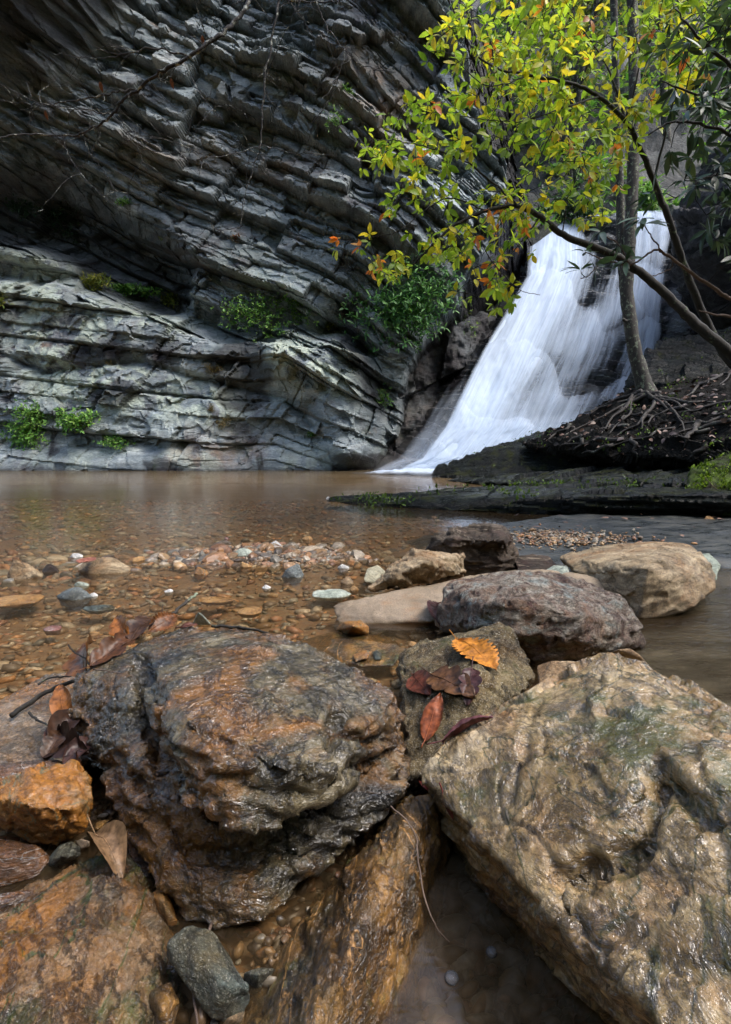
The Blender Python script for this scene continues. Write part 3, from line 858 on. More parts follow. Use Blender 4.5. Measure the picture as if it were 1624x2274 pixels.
def rock(name, label, hulls, mat, res=.008, smooth=4, L=.15, amp=.012, seed=1, grooves=(), raw=False, cat='rock', group=None, smooth_shade=True, post=None, **kw):
    H = [[p if raw else pt(p) for p in h] for h in hulls]
    V, N, F = hull_remesh(H, res, smooth)
    for g in grooves:
        pl, w, dep = g
        P = np.array([snap(V, *p) for p in pl])
        best = np.full(len(V), 1e9)
        for i in range(len(P) - 1):
            ab = P[i + 1] - P[i]
            t = np.clip(((V - P[i]) @ ab) / (ab @ ab + 1e-9), 0, 1)
            q = P[i] + t[:, None] * ab
            wob = .35 * w * fbm(V[:, 0] / .05, V[:, 1] / .05, V[:, 2] / .05, 2, 6)
            best = np.minimum(best, np.linalg.norm(V - q, axis=1) + wob)
        V = V - N * (dep * np.exp(-np.clip(best / w, 0, 9) ** 2))[:, None]
    if grooves:
        N = normals(V, F)
    V = weather(V, N, F, L, amp, seed, **kw)
    if post is not None:
        V = post(V)
    ROCKV[name] = ROCKV.get(name, []) + [V]
    o = mk(name, V, F, mat, smooth=smooth_shade)
    tag(o, label, cat, group)
    o['_v'] = len(ROCKV[name]) - 1
    return V

M['r_main'] = rock_mat("wet folded grey brown stone", [(.009, .008, .006), (.042, .036, .022), (.11, .088, .045), (.24, .205, .13)], 5.5, 1, (.18, .078, .014), .5, None, 0, (.25, .5), .8, 24, dark=.7, spec=.6, dist=.007, wet=1.0, wrinkle=.5)
M['r_right'] = rock_mat("wet tan ochre stone", [(.045, .027, .010), (.20, .135, .055), (.37, .27, .135), (.60, .50, .34)], 4.5, 3, (.23, .12, .045), .35, (.06, .058, .02), .28, (.25, .5), .8, 30, stretch=(1, .75, 1), band_rot=(0, 0, .6), dark=.5, spec=.6, dist=.005, wet=1.0, wrinkle=.3)
M['r_orange'] = rock_mat("rust brown slab stone", [(.02, .013, .005), (.12, .058, .014), (.25, .13, .032), (.38, .24, .10)], 5.0, 5, (.035, .03, .015), .5, (.34, .18, .06), .14, (.3, .5), .8, 40, stretch=(1, .55, 1), band_rot=(0, 0, -.6), dark=.6, dist=.005, wet=.8, wrinkle=.4)
M['r_bl'] = rock_mat("tan grey slab stained orange", [(.018, .015, .010), (.085, .066, .040), (.155, .12, .075), (.25, .20, .135)], 4.0, 8, (.19, .080, .014), .5, (.035, .05, .008), .16, (.3, .6), .9, 40, stretch=(1, .55, 1), band_rot=(0, 0, -.75), dark=.6, dist=.005, wet=.6, wrinkle=.4)
M['r_egg'] = rock_mat("banded orange and green stone", [(.04, .035, .015), (.17, .13, .06), (.26, .20, .10), (.42, .37, .25)], 4.5, 11, (.28, .115, .02), .65, (.13, .14, .085), 0, (.3, .5), .6, 34, dark=.5, wet=.6)
M['r_flatwet'] = rock_mat("glossy wet tan slab", [(.05, .04, .025), (.18, .12, .065), (.32, .22, .13), (.42, .34, .25)], 5.0, 14, (.24, .11, .03), .6, None, 0, (.08, .25), .9, 35, stretch=(.6, 1, 1), band_rot=(0, 0, .5), spec=.7, dist=.006, wet=1.0)
M['r_speck'] = rock_mat("grainy olive brown stone", [(.03, .022, .008), (.12, .085, .036), (.20, .15, .07), (.29, .23, .12)], 5.0, 17, (.10, .055, .015), .45, None, .12, (.45, .7), .9, 50, speck=.6, wrinkle=.6, dark=.6, dist=.006, wet=.4)
M['r_purple'] = rock_mat("mottled purple grey stone", [(.07, .045, .04), (.27, .20, .155), (.42, .37, .30), (.66, .64, .56)], 9.0, 20, (.27, .13, .06), .3, (.13, .05, .05), 0, (.3, .55), 1.0, 40, dark=.6, patch=(.34, .37, .34), wet=.25, dist=.008)
M['r_tan'] = rock_mat("dry tan sandstone", [(.13, .09, .045), (.27, .195, .105), (.38, .29, .175), (.50, .42, .29)], 3.0, 23, (.28, .15, .06), .4, (.19, .14, .085), 0, (.5, .75), .8, 50, band=4.0, stretch=(1, 1, 1.4), dark=.3, wrinkle=.6, dist=.008)
M['r_tanflat'] = rock_mat("smooth grey tan slab", [(.09, .065, .04), (.18, .135, .085), (.25, .19, .125), (.31, .25, .175)], 3.0, 26, (.24, .13, .06), .25, None, 0, (.4, .7), .4, 90, dark=.15, wrinkle=.4, dist=.003)
M['r_darkblock'] = rock_mat("dark brown banded block", [(.03, .02, .014), (.085, .06, .04), (.16, .12, .08), (.30, .24, .17)], 4.5, 29, (.10, .05, .035), .4, (.35, .28, .2), 0, (.4, .7), .9, 50, stretch=(.6, .6, 2.5), dark=.6, dist=.008)
M['r_teal'] = rock_mat("teal grey stone", [(.018, .028, .026), (.045, .065, .058), (.085, .11, .10), (.16, .18, .15)], 5.0, 32, (.10, .07, .025), .4, None, 0, (.35, .6), .9, 50, speck=.35, wrinkle=.5, dark=.5, dist=.005, wet=.3)
M['r_darkwet'] = rock_mat("dark wet streaked stone", [(.012, .012, .012), (.045, .04, .035), (.10, .075, .05), (.18, .15, .11)], 6.0, 35, (.17, .07, .02), .45, (.35, .33, .3), 0, (.10, .3), .8, 34, stretch=(.7, 1, 2), band_rot=(0, .3, .5), spec=.65, wet=1.0)
M['r_bank'] = rock_mat("black mossy ledge stone", [(.003, .0045, .005), (.010, .014, .014), (.028, .036, .034), (.10, .115, .105)], 3.0, 38, (.02, .018, .013), .2, None, .40, (.2, .55), 1.0, 14, stretch=(.6, .8, 3.2), dark=.6, spec=.5, dist=.03, wet=.22)
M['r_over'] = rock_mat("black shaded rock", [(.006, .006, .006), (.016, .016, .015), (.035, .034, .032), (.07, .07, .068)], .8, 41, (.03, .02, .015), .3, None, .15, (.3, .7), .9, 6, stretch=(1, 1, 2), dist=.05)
M['r_slab'] = rock_mat("weathered grey brown slab", [(.05, .045, .038), (.11, .10, .085), (.17, .155, .13), (.24, .22, .19)], 2.5, 44, None, .3, None, .15, (.45, .7), .8, 22, stretch=(1, 1, 3), dist=.012)
M['r_moss'] = rock_mat("moss covered boulder", [(.02, .015, .010), (.06, .07, .012), (.12, .20, .015), (.22, .34, .03)], 4.0, 47, (.03, .02, .015), .2, None, 0, (.7, .95), 1.0, 40, wrinkle=1.2, dark=.5, dist=.02)

# ---- the near boulders
rock('boulder', "big wet grey-brown boulder with folded lumpy face, nearest at centre left",
     [[(520, 1390, .30), (400, 1398, .29), (300, 1436, .27), (670, 1424, .30), (800, 1492, .29), (880, 1540, .27), (740, 1590, .30), (890, 1650, .18),
       (600, 1560, .345), (400, 1560, .335), (360, 1640, .30), (480, 1690, .315), (650, 1690, .315), (735, 1700, .28), (400, 1790, .21), (520, 1850, .215), (600, 1856, .20), (690, 1800, .21), (750, 1740, .23),
       (600, 1500, .0), (300, 1560, .05), (800, 1600, .05)],
      [(175, 1500, .22), (150, 1570, .16), (300, 1436, .26), (290, 1500, .275), (200, 1700, .06), (340, 1500, .05), (330, 1740, .17), (360, 1830, .13), (180, 1640, .11)],
      [(215, 1700, .08), (240, 1790, .06), (330, 1700, .2), (340, 1850, .12), (430, 1830, .12), (320, 1900, .06), (350, 1980, .03), (410, 2040, .0), (480, 2065, .0), (560, 2055, .01), (630, 2010, .02), (665, 1950, .04), (640, 1830, .12), (500, 1850, .12), (600, 1960, .07), (420, 1950, .09), (450, 1700, 0), (700, 1800, 0.02)],
      [(640, 1830, .16), (700, 1900, .05), (665, 1960, .03), (790, 1850, .07), (870, 1795, .10), (905, 1740, .13), (895, 1600, .19), (780, 1640, .20), (760, 1780, .14), (700, 1700, .0), (870, 1640, .02)]],
     M['r_main'], res=.0056, smooth=2, L=.15, amp=.010, seed=5, calm=.45, fine=.7, facet=.013, fscale=.14, bed=(.12, .35, .95), bedth=.05, bedamp=.011, ridge=.9, crack=.010,
     grooves=[([(300, 1450), (312, 1510), (310, 1580)], .022, .04), ([(310, 1580), (345, 1680), (430, 1790)], .025, .02), ([(760, 1570), (745, 1640), (760, 1700)], .016, .035), ([(760, 1620), (820, 1640), (880, 1640)], .014, .02),
              ([(420, 1600), (500, 1640), (600, 1690), (700, 1720)], .010, .016), ([(430, 1700), (560, 1745), (690, 1765)], .013, .022), ([(240, 1660), (320, 1790), (380, 1860)], .012, .02),
              ([(330, 1800), (420, 1868), (540, 1892), (650, 1860), (740, 1800)], .028, .05), ([(740, 1745), (830, 1705), (890, 1700)], .016, .03), ([(470, 1960), (560, 1930), (640, 1880)], .012, .012)])
rock('boulder', "huge wet tan slab boulder tilted up on the right, with grooves and moss",
     [[(1345, 1452, .385), (1400, 1466, .39), (1262, 1485, .35), (1190, 1532, .30), (1110, 1622, .25), (1000, 1655, .22), (938, 1735, .17), (1010, 1782, .155), (1130, 1890, .165), (1200, 1972, .175), (1290, 2068, .185), (1400, 2185, .195), (1490, 2300, .20), (1650, 1622, .39), (1800, 1700, .42), (2000, 2100, .38), (1900, 2700, .28),
       (1500, 1700, .40), (990, 1850, -.06), (1130, 2062, -.06), (1330, 2255, -.06), (1500, 2420, -.06), (1400, 1600, -.06), (1900, 1700, -.06), (2200, 2300, -.06), (1190, 1620, -.06)],
      [(1345, 1448, .40), (1190, 1530, .31), (1000, 1652, .235), (935, 1733, .185), (1010, 1776, .18), (1120, 1870, .19), (1150, 1885, .21), (1240, 1905, .235), (1350, 1885, .26), (1405, 1850, .28), (1430, 1720, .345), (1530, 1640, .39), (1650, 1618, .40), (1420, 1470, .405), (1300, 1600, .36), (1200, 1700, .10), (1400, 1700, .12)],
      [(1455, 1690, .36), (1500, 1740, .35), (1560, 1800, .335), (1700, 1820, .36), (1750, 1640, .44), (1560, 1640, .40), (1650, 1900, .1)]],
     M['r_right'], res=.0062, smooth=1, L=.22, amp=.0045, seed=12, calm=.0, fine=.5, facet=.009, fscale=.2, bed=(-.42, .30, 1), bedth=.075, bedamp=.012, ridge=.7, crack=.007,
     grooves=[([(1190, 1540), (1150, 1680), (1130, 1770)], .010, .008), ([(1270, 1920), (1240, 1990), (1330, 2120)], .012, .012), ([(1445, 1700), (1440, 1760), (1412, 1862), (1335, 1902), (1250, 1925)], .018, .045), ([(1450, 1690), (1500, 1750), (1560, 1808), (1624, 1815)], .014, .03)])
rock('boulder', "long rust-brown wedge of rock between the two big boulders, dark on its right face",
     [[(890, 1790, .10), (925, 1762, .125), (975, 1762, .12), (925, 1830, .12), (860, 1960, .115), (780, 2090, .11), (690, 2250, .10), (640, 2400, .10), (1000, 1800, .06), (1004, 1900, -.05), (985, 2020, -.06), (920, 2150, -.06), (870, 2300, -.06), (820, 2500, -.06), (870, 1830, .05), (700, 2020, 0.0), (620, 2120, -.02), (520, 2290, -.03), (440, 2420, -.05), (860, 1800, -.05)]],
     M['r_orange'], res=.005, smooth=2, L=.12, amp=.004, seed=21, facet=.008, fscale=.09, bed=(.8, .25, .3), bedth=.03, bedamp=.0035, ridge=.7, crack=.004)
rock('boulder', "grey-tan slab stained orange and green filling the lower left corner",
     [[(190, 1920, .03), (265, 1890, .045), (300, 1935, .05), (-60, 2030, .035), (250, 1960, .07), (160, 2060, .08), (60, 2130, .085), (-80, 2230, .09), (-100, 2600, .05), (340, 2010, .0), (375, 2060, -.02), (400, 2160, -.03), (405, 2300, -.03), (400, 2600, -.05), (300, 2200, .045), (200, 2300, .06), (-100, 2100, -.06), (300, 1880, -.06)]],
     M['r_bl'], res=.0045, smooth=1, L=.09, amp=.004, seed=33, facet=.010, fscale=.08, bed=(.5, -.6, .6), bedth=.035, bedamp=.006, ridge=.9, crack=.005,
     grooves=[([(230, 2060), (260, 1990)], .012, .012), ([(160, 2150), (200, 2220), (240, 2280)], .015, .008)])
rock('boulder', "orange and green banded round rock with a pale stripe, at the left edge",
     [[(0, 1740, .13), (90, 1700, .155), (170, 1690, .15), (195, 1715, .14), (212, 1775, .10), (195, 1845, .04), (120, 1880, .01), (70, 1872, .02), (0, 1835, .05), (-60, 1800, .06), (-60, 1760, .11), (60, 1790, .15), (150, 1800, .12), (60, 1760, -.03), (180, 1780, -.02)]],
     M['r_egg'], res=.0045, smooth=2, L=.10, amp=.004, facet=.010, fscale=.08, crack=.004, seed=41, bed=(.5, .5, .7), bedth=.03, bedamp=.002, ridge=.5)
rock('boulder', "low glossy tan slab behind the dead leaves at the left edge",
     [[(-60, 1590, .02), (0, 1570, .03), (100, 1500, .03), (180, 1485, .05), (240, 1480, .08), (240, 1600, .08), (215, 1690, .07), (100, 1700, .07), (0, 1700, .065), (-80, 1720, .06), (100, 1600, -.08), (-60, 1650, -.08), (250, 1600, -.06)]],
     M['r_flatwet'], res=.006, smooth=4, L=.12, amp=.006, seed=47, bed=(.2, .3, .95), bedth=.012, bedamp=.004, ridge=.5)
rock('boulder', "dark rust and grey rock wedged behind the banded round rock",
     [[(-60, 1700, .11), (40, 1700, .12), (130, 1690, .11), (190, 1690, .07), (-60, 1760, .12), (60, 1745, .115), (100, 1720, .0), (-60, 1720, 0)]],
     M['r_darkwet'], res=.005, smooth=3, L=.08, amp=.005, seed=49, bed=(.2, .3, .95), bedth=.02, bedamp=.003)
rock('rock', "dark wet streaked rock at the left edge below the banded round rock",
     [[(-50, 1850, .04), (30, 1868, .05), (85, 1880, .045), (110, 1905, .02), (85, 1950, .0), (20, 1968, .0), (-50, 1985, 0), (40, 1900, .06), (-50, 1900, .06), (50, 1880, -.04)]],
     M['r_darkwet'], res=.004, smooth=4, L=.08, amp=.004, seed=52, bed=(.2, .8, .6), bedth=.015, bedamp=.002)
rock('rock', "small dark streaked stone on the grey-tan slab at the left edge",
     [[(-40, 1990, .055), (40, 1978, .06), (78, 1975, .055), (72, 2000, .04), (30, 2022, .04), (-40, 2038, .04), (20, 2000, .065), (20, 2000, .02)]],
     M['r_darkwet'], res=.003, smooth=3, L=.05, amp=.002, seed=55, bed=(.2, .8, .6), bedth=.008, bedamp=.0015)
rock('rock', "small pale tan flat stone at the left edge under the streaked stone",
     [[(-30, 2040, .055), (20, 2024, .058), (42, 2020, .055), (28, 2045, .05), (-30, 2068, .05), (0, 2040, .065), (0, 2040, .03)]],
     M['r_tan'], res=.003, smooth=3, L=.05, amp=.0015, seed=56)
rock('rock', "dark green rounded stone lying in water beside the banded round rock",
     [[(103, 1912, .01), (130, 1878, .03), (158, 1868, .035), (180, 1880, .03), (180, 1900, .02), (150, 1918, .01), (110, 1925, .005), (140, 1900, .045), (140, 1900, -.03)]],
     M['r_teal'], res=.003, smooth=4, L=.05, amp=.0015, seed=57)
rock('rock', "small white-grey stone behind the dark green rounded stone",
     [[(168, 1868, .02), (182, 1862, .03), (200, 1868, .028), (200, 1880, .015), (180, 1886, .01), (186, 1872, -.02)]],
     M['r_tanflat'], res=.0025, smooth=3, L=.04, amp=.001, seed=58)
rock('rock', "brown rounded stone beside the pale dead leaf at lower left",
     [[(190, 1850, .02), (215, 1825, .04), (240, 1818, .04), (250, 1835, .03), (225, 1860, .015), (200, 1868, .01), (215, 1840, .055), (215, 1840, -.03)]],
     M['r_orange'], res=.003, smooth=4, L=.05, amp=.0015, seed=59)
rock('rock', "blue-black wet rock under the left side of the big folded boulder",
     [[(260, 1790, .07), (290, 1800, .06), (330, 1850, .05), (350, 1930, .0), (310, 1950, -.01), (280, 1870, .02), (300, 1830, -.05)]],
     M['r_darkwet'], res=.004, smooth=3, L=.05, amp=.003, seed=60)
rock('rock', "squared teal-grey block wedged below the big folded boulder",
     [[(372, 2100, .075), (412, 2062, .085), (470, 2068, .065), (552, 2190, .05), (556, 2225, .02), (520, 2275, .0), (470, 2270, .02), (385, 2130, .035), (500, 2190, .075), (410, 2080, .095), (440, 2180, -.06), (540, 2200, -.06), (420, 2060, -.03), (485, 2085, 0)]],
     M['r_teal'], res=.0035, smooth=2, L=.06, amp=.004, ridge=.8, crack=.003, seed=61, bed=(.5, .5, .5), bedth=.03, bedamp=.001)
rock('rock', "small blue-green triangular stone against the rust-brown wedge",
     [[(540, 2160, .01), (580, 2148, .02), (612, 2150, .02), (600, 2175, .0), (570, 2212, -.02), (548, 2200, -.02), (575, 2165, .035), (575, 2175, -.05)]],
     M['r_teal'], res=.003, smooth=3, L=.05, amp=.0015, seed=62)
rock('rock', "orange-brown pitted stone in the bottom gap left of the teal block",
     [[(330, 2200, .02), (380, 2180, .03), (400, 2220, .02), (385, 2300, .0), (340, 2300, .0), (360, 2240, .045), (360, 2240, -.05)]],
     M['r_orange'], res=.0035, smooth=3, L=.05, amp=.003, seed=63)
rock('rock', "small tan stone at the bottom edge under the teal block",
     [[(485, 2260, .0), (520, 2248, .01), (545, 2240, .01), (540, 2275, -.01), (490, 2300, -.01), (515, 2262, .03), (515, 2280, -.05)]],
     M['r_tan'], res=.003, smooth=3, L=.05, amp=.0015, seed=64)
rock('rock', "reddish wet stone tucked under the lower left of the big folded boulder",
     [[(335, 1985, .02), (360, 1965, .03), (385, 2010, .01), (400, 2055, -.01), (375, 2060, -.01), (350, 2030, .0), (365, 2010, .035), (370, 2020, -.05)]],
     M['r_egg'], res=.003, smooth=3, L=.05, amp=.002, seed=65)
rock('boulder', "grainy olive-brown angular rock carrying dead leaves, behind the two big boulders",
     [[(1108, 1388, .27), (1135, 1400, .27), (1000, 1410, .24), (1185, 1505, .20), (1150, 1560, .19), (885, 1478, .17), (900, 1440, .18), (960, 1420, .22), (893, 1540, .20), (900, 1640, .16), (900, 1740, .10), (1000, 1700, .15), (1100, 1600, .2), (930, 1500, .23), (1050, 1500, .285), (1000, 1600, .0), (1180, 1500, -.05), (900, 1480, -.05), (1110, 1400, 0)]],
     M['r_speck'], res=.006, smooth=2, L=.14, amp=.007, seed=71, facet=.010, fscale=.10, bed=(.3, .3, .9), bedth=.05, bedamp=.006, ridge=.7, crack=.006)
rock('rock', "pinkish stone showing between the grainy rock and the huge right boulder",
     [[(1190, 1478, .06), (1230, 1468, .10), (1300, 1470, .10), (1290, 1505, .06), (1195, 1500, .05), (1200, 1560, 0), (1300, 1540, 0)]],
     M['r_tan'], res=.006, smooth=3, L=.1, amp=.004, seed=72)
rock('rock', "pale rounded stone peeping over the top of the huge right boulder",
     [[(1345, 1452, .24), (1365, 1440, .27), (1400, 1438, .27), (1430, 1462, .24), (1440, 1480, .2), (1360, 1500, .1), (1430, 1500, .1)]],
     M['r_tan'], res=.006, smooth=4, L=.1, amp=.003, seed=73)
rock('rock', "purplish stone beyond the right shoulder of the huge right boulder",
     [[(1560, 1555, .12), (1600, 1560, .14), (1680, 1580, .14), (1680, 1640, .08), (1580, 1620, .06), (1600, 1600, 0)]],
     M['r_purple'], res=.006, smooth=4, L=.1, amp=.004, seed=74)
# ---- middle distance
rock('boulder', "mottled purple-grey rounded boulder in the middle of the pile",
     [[(975, 1345, .14), (1000, 1300, .20), (1080, 1278, .25), (1200, 1268, .26), (1290, 1285, .24), (1370, 1320, .19), (1412, 1380, .12), (1423, 1430, .02), (1380, 1452, .0), (1200, 1470, .0), (1100, 1440, .0), (985, 1410, .0), (966, 1380, .05), (1150, 1330, .29), (1290, 1370, .22), (1080, 1340, .26), (1150, 1400, .17), (1300, 1425, .12), (1050, 1390, .15), (1380, 1400, .10), (1100, 1300, -.05), (1350, 1400, -.06)]],
     M['r_purple'], res=.0075, smooth=2, L=.16, amp=.014, seed=81, ridge=.9, crack=.006, facet=.016, fscale=.15,
     grooves=[([(1210, 1290), (1240, 1360), (1230, 1400)], .03, .010)])
rock('boulder', "long flat grey-tan slab reaching into the stream from the purple-grey boulder",
     [[(742, 1345, .05), (800, 1330, .08), (950, 1298, .10), (1030, 1284, .13), (1110, 1268, .16), (1200, 1262, .17), (1300, 1275, .15), (1400, 1300, .10), (740, 1362, .03), (752, 1390, -.02), (960, 1380, .02), (900, 1400, -.05), (960, 1375, -.03), (1350, 1340, -.05), (1000, 1300, -.05), (1380, 1330, .0)]],
     M['r_tanflat'], res=.009, smooth=4, L=.22, amp=.006, seed=84, bed=(0, .15, 1), bedth=.05, bedamp=.006)
rock('rock', "pale tan angular rock lying on the near end of the dark block",
     [[(812, 1310, .08), (850, 1285, .12), (893, 1232, .23), (930, 1218, .25), (985, 1226, .22), (1028, 1232, .20), (1030, 1275, .10), (1000, 1280, .10), (900, 1300, .10), (830, 1312, .07), (940, 1250, .24), (880, 1290, .0), (1000, 1270, 0)]],
     M['r_tan'], res=.008, smooth=1, L=.2, amp=.008, seed=87, facet=.018, fscale=.14, bed=(.5, .1, .85), bedth=.05, bedamp=.007)
rock('boulder', "dark brown squared block standing at the back of the rock pile",
     [[(945, 1222, .12), (960, 1200, .20), (1000, 1172, .27), (1040, 1163, .29), (1122, 1170, .27), (1135, 1212, .17), (1155, 1262, .0), (1110, 1280, -.02), (1040, 1276, -.02), (1030, 1210, .16), (1000, 1196, .24), (1020, 1232, .13), (980, 1240, 0), (1120, 1200, .24), (960, 1225, -.03)]],
     M['r_darkblock'], res=.010, smooth=1, L=.3, amp=.008, seed=90, facet=.025, fscale=.2, bed=(.1, .1, 1), bedth=.10, bedamp=.014,
     grooves=[([(1040, 1232), (1090, 1236), (1130, 1234)], .05, .06)])
rock('boulder', "large smooth tan boulder at the right edge of the rock pile",
     [[(1242, 1238, .14), (1300, 1218, .17), (1390, 1208, .20), (1470, 1200, .24), (1540, 1210, .24), (1565, 1240, .20), (1592, 1275, .14), (1590, 1305, .10), (1540, 1345, .05), (1480, 1370, .0), (1420, 1374, .0), (1385, 1350, .02), (1350, 1305, .08), (1280, 1270, .13), (1440, 1260, .27), (1340, 1270, .16), (1360, 1285, .16), (1290, 1290, -.02), (1550, 1330, -.05), (1300, 1240, -.02)]],
     M['r_tan'], res=.010, smooth=4, L=.26, amp=.007, ridge=.3, seed=93, facet=.013, fscale=.26, bed=(-.1, .1, 1), bedth=.12, bedamp=.006,
     grooves=[([(1380, 1262), (1350, 1275), (1290, 1265)], .03, .025), ([(1345, 1290), (1350, 1330), (1380, 1350)], .03, .02)])
rock('rock', "pale green angular stone leaning on the right end of the smooth tan boulder",
     [[(1555, 1232, .14), (1575, 1228, .15), (1600, 1255, .10), (1590, 1290, .03), (1560, 1270, .05), (1570, 1260, -.02)]],
     rock_mat("pale green stone", [(.16, .19, .14), (.28, .32, .25), (.40, .43, .35)], 6, 95, None), res=.008, smooth=3, L=.1, amp=.007, seed=95)
rock('rock', "low brown stone between the dark block and the smooth tan boulder",
     [[(1140, 1238, .08), (1180, 1228, .12), (1220, 1234, .10), (1245, 1262, .05), (1200, 1275, .02), (1150, 1268, .03), (1190, 1250, -.04)]],
     M['r_darkblock'], res=.009, smooth=4, L=.2, amp=.008, seed=96)
rock('rock', "low rusty slab under the left end of the smooth tan boulder",
     [[(1255, 1268, .10), (1330, 1272, .10), (1370, 1300, .06), (1300, 1300, .06), (1250, 1290, .08), (1320, 1290, -.04)]],
     M['r_tanflat'], res=.009, smooth=4, L=.2, amp=.006, seed=97)
M['r_pgreen'] = rock_mat("pale mint stone", [(.22, .25, .20), (.36, .40, .33), (.50, .52, .44)], 6, 98, None)
rock('rock', "small pale mint stone on the flat slab behind the purple-grey boulder",
     [[(1208, 1268, .15), (1230, 1256, .18), (1262, 1258, .18), (1266, 1274, .15), (1235, 1282, .14), (1235, 1270, .08)]],
     M['r_pgreen'], res=.006, smooth=3, L=.1, amp=.005, seed=98)
rock('rock', "small pale yellowish stone beside the left foot of the pale tan angular rock",
     [[(806, 1290, .03), (815, 1262, .08), (840, 1254, .09), (858, 1268, .07), (850, 1292, .02), (825, 1300, .0), (830, 1275, -.04)]],
     rock_mat("pale yellowish stone", [(.25, .23, .14), (.38, .35, .24), (.48, .46, .33)], 5, 99, None), res=.008, smooth=3, L=.1, amp=.005, seed=99)
rock('rock', "small wet tan stone at the near end of the long flat slab",
     [[(742, 1398, .0), (760, 1380, .05), (800, 1376, .055), (820, 1392, .03), (818, 1408, .0), (770, 1412, -.01), (785, 1390, .07), (785, 1395, -.05)]],
     M['r_egg'], res=.006, smooth=4, L=.1, amp=.006, seed=100)
rock('rock', "flat brown slab just under water between the big folded boulder and the long slab",
     [[(640, 1428, -.02), (740, 1405, -.015), (870, 1415, -.012), (905, 1440, .0), (880, 1480, .005), (800, 1480, .0), (700, 1470, -.02), (760, 1440, .012), (780, 1440, -.1)]],
     M['r_orange'], res=.008, smooth=4, L=.2, amp=.006, seed=101)
rock('rock', "small ochre stone on the brown slab beside the big folded boulder",
     [[(780, 1455, .02), (810, 1442, .04), (828, 1446, .04), (820, 1462, .02), (790, 1470, .015), (805, 1458, -.02)]],
     M['r_egg'], res=.005, smooth=3, L=.08, amp=.003, seed=102)
rock('rock', "small dark grey stone touching the ochre stone",
     [[(828, 1448, .02), (838, 1442, .035), (848, 1452, .03), (846, 1466, .015), (830, 1466, .01), (838, 1456, -.02)]],
     M['r_teal'], res=.004, smooth=3, L=.08, amp=.002, seed=103)
rock('rock', "pale triangular stone standing behind the top of the big folded boulder",
     [[(425, 1388, .0), (435, 1372, .05), (441, 1358, .09), (455, 1370, .06), (470, 1388, .02), (445, 1385, -.04), (440, 1372, -.02)]],
     M['r_pgreen'], res=.005, smooth=2, L=.1, amp=.003, seed=104)
rock('rock', "round yellowish stone beside the dead leaves behind the big folded boulder",
     [[(300, 1390, .0), (320, 1372, .035), (345, 1374, .04), (355, 1390, .01), (330, 1400, .0), (325, 1390, -.04)]],
     M['r_egg'], res=.005, smooth=3, L=.1, amp=.003, seed=105)
# ---- stones out in the stream
def stone(label, px0, px1, py0, py1, h, mat, seed, flat=.5, name='stone'):
    """a stone whose outline spans the given picture box, standing in the stream with its foot at the waterline"""
    rg = random.Random(seed)
    a = np.array(atZ(px0, py1, 0.)); b = np.array(atZ(px1, py1, 0.))
    w = (b - a)[0]; cx = (a + b)[0] / 2; y0 = a[1]; h = min(h, w * .42); tl = rg.choice([-1, 1])
    y1 = min(atZ(px0, py0, h)[1], y0 + w * 1.1)
    y1 = max(y1, y0 + w * .45)
    pts = []
    for k in range(11):
        t = 2 * math.pi * k / 11 + rg.uniform(-.2, .2)
        rx, ry = w / 2 * rg.uniform(.85, 1.05), (y1 - y0) / 2 * rg.uniform(.85, 1.05)
        X, Y = cx + rx * math.cos(t), (y0 + y1) / 2 + ry * math.sin(t)
        pts.append((X, Y, rg.uniform(-.15, .25) * h)); pts.append((cx + .7 * (X - cx), (y0 + y1) / 2 + .7 * (Y - (y0 + y1) / 2), -.35 * h - .02))
        if k % 2:
            q = rg.uniform(.2, .75)
            pts.append((cx + q * (X - cx), (y0 + y1) / 2 + q * (Y - (y0 + y1) / 2), h * rg.uniform(.55, 1.0) * (1 + .25 * tl * math.cos(t))))
    rock(name, label, [pts], mat, res=max(w / 28, .004), smooth=2, L=w * .45, amp=w * .028, seed=seed, raw=True, cat='stone', bed=(.2, .1, 1), bedth=w * .12, bedamp=w * .012)
M['s_orange'] = rock_mat("orange stone", [(.12, .06, .02), (.27, .14, .04), (.38, .23, .09)], 6, 110, None)
M['s_blue'] = rock_mat("blue grey stone", [(.05, .06, .06), (.11, .13, .13), (.20, .22, .21)], 8, 111, None, speck=.5)
M['s_red'] = rock_mat("red and white stone", [(.10, .04, .03), (.22, .10, .08), (.45, .38, .35)], 14, 112, None)
M['s_white'] = rock_mat("white quartz stone", [(.36, .35, .33), (.5, .49, .46), (.62, .61, .58)], 8, 113, None)
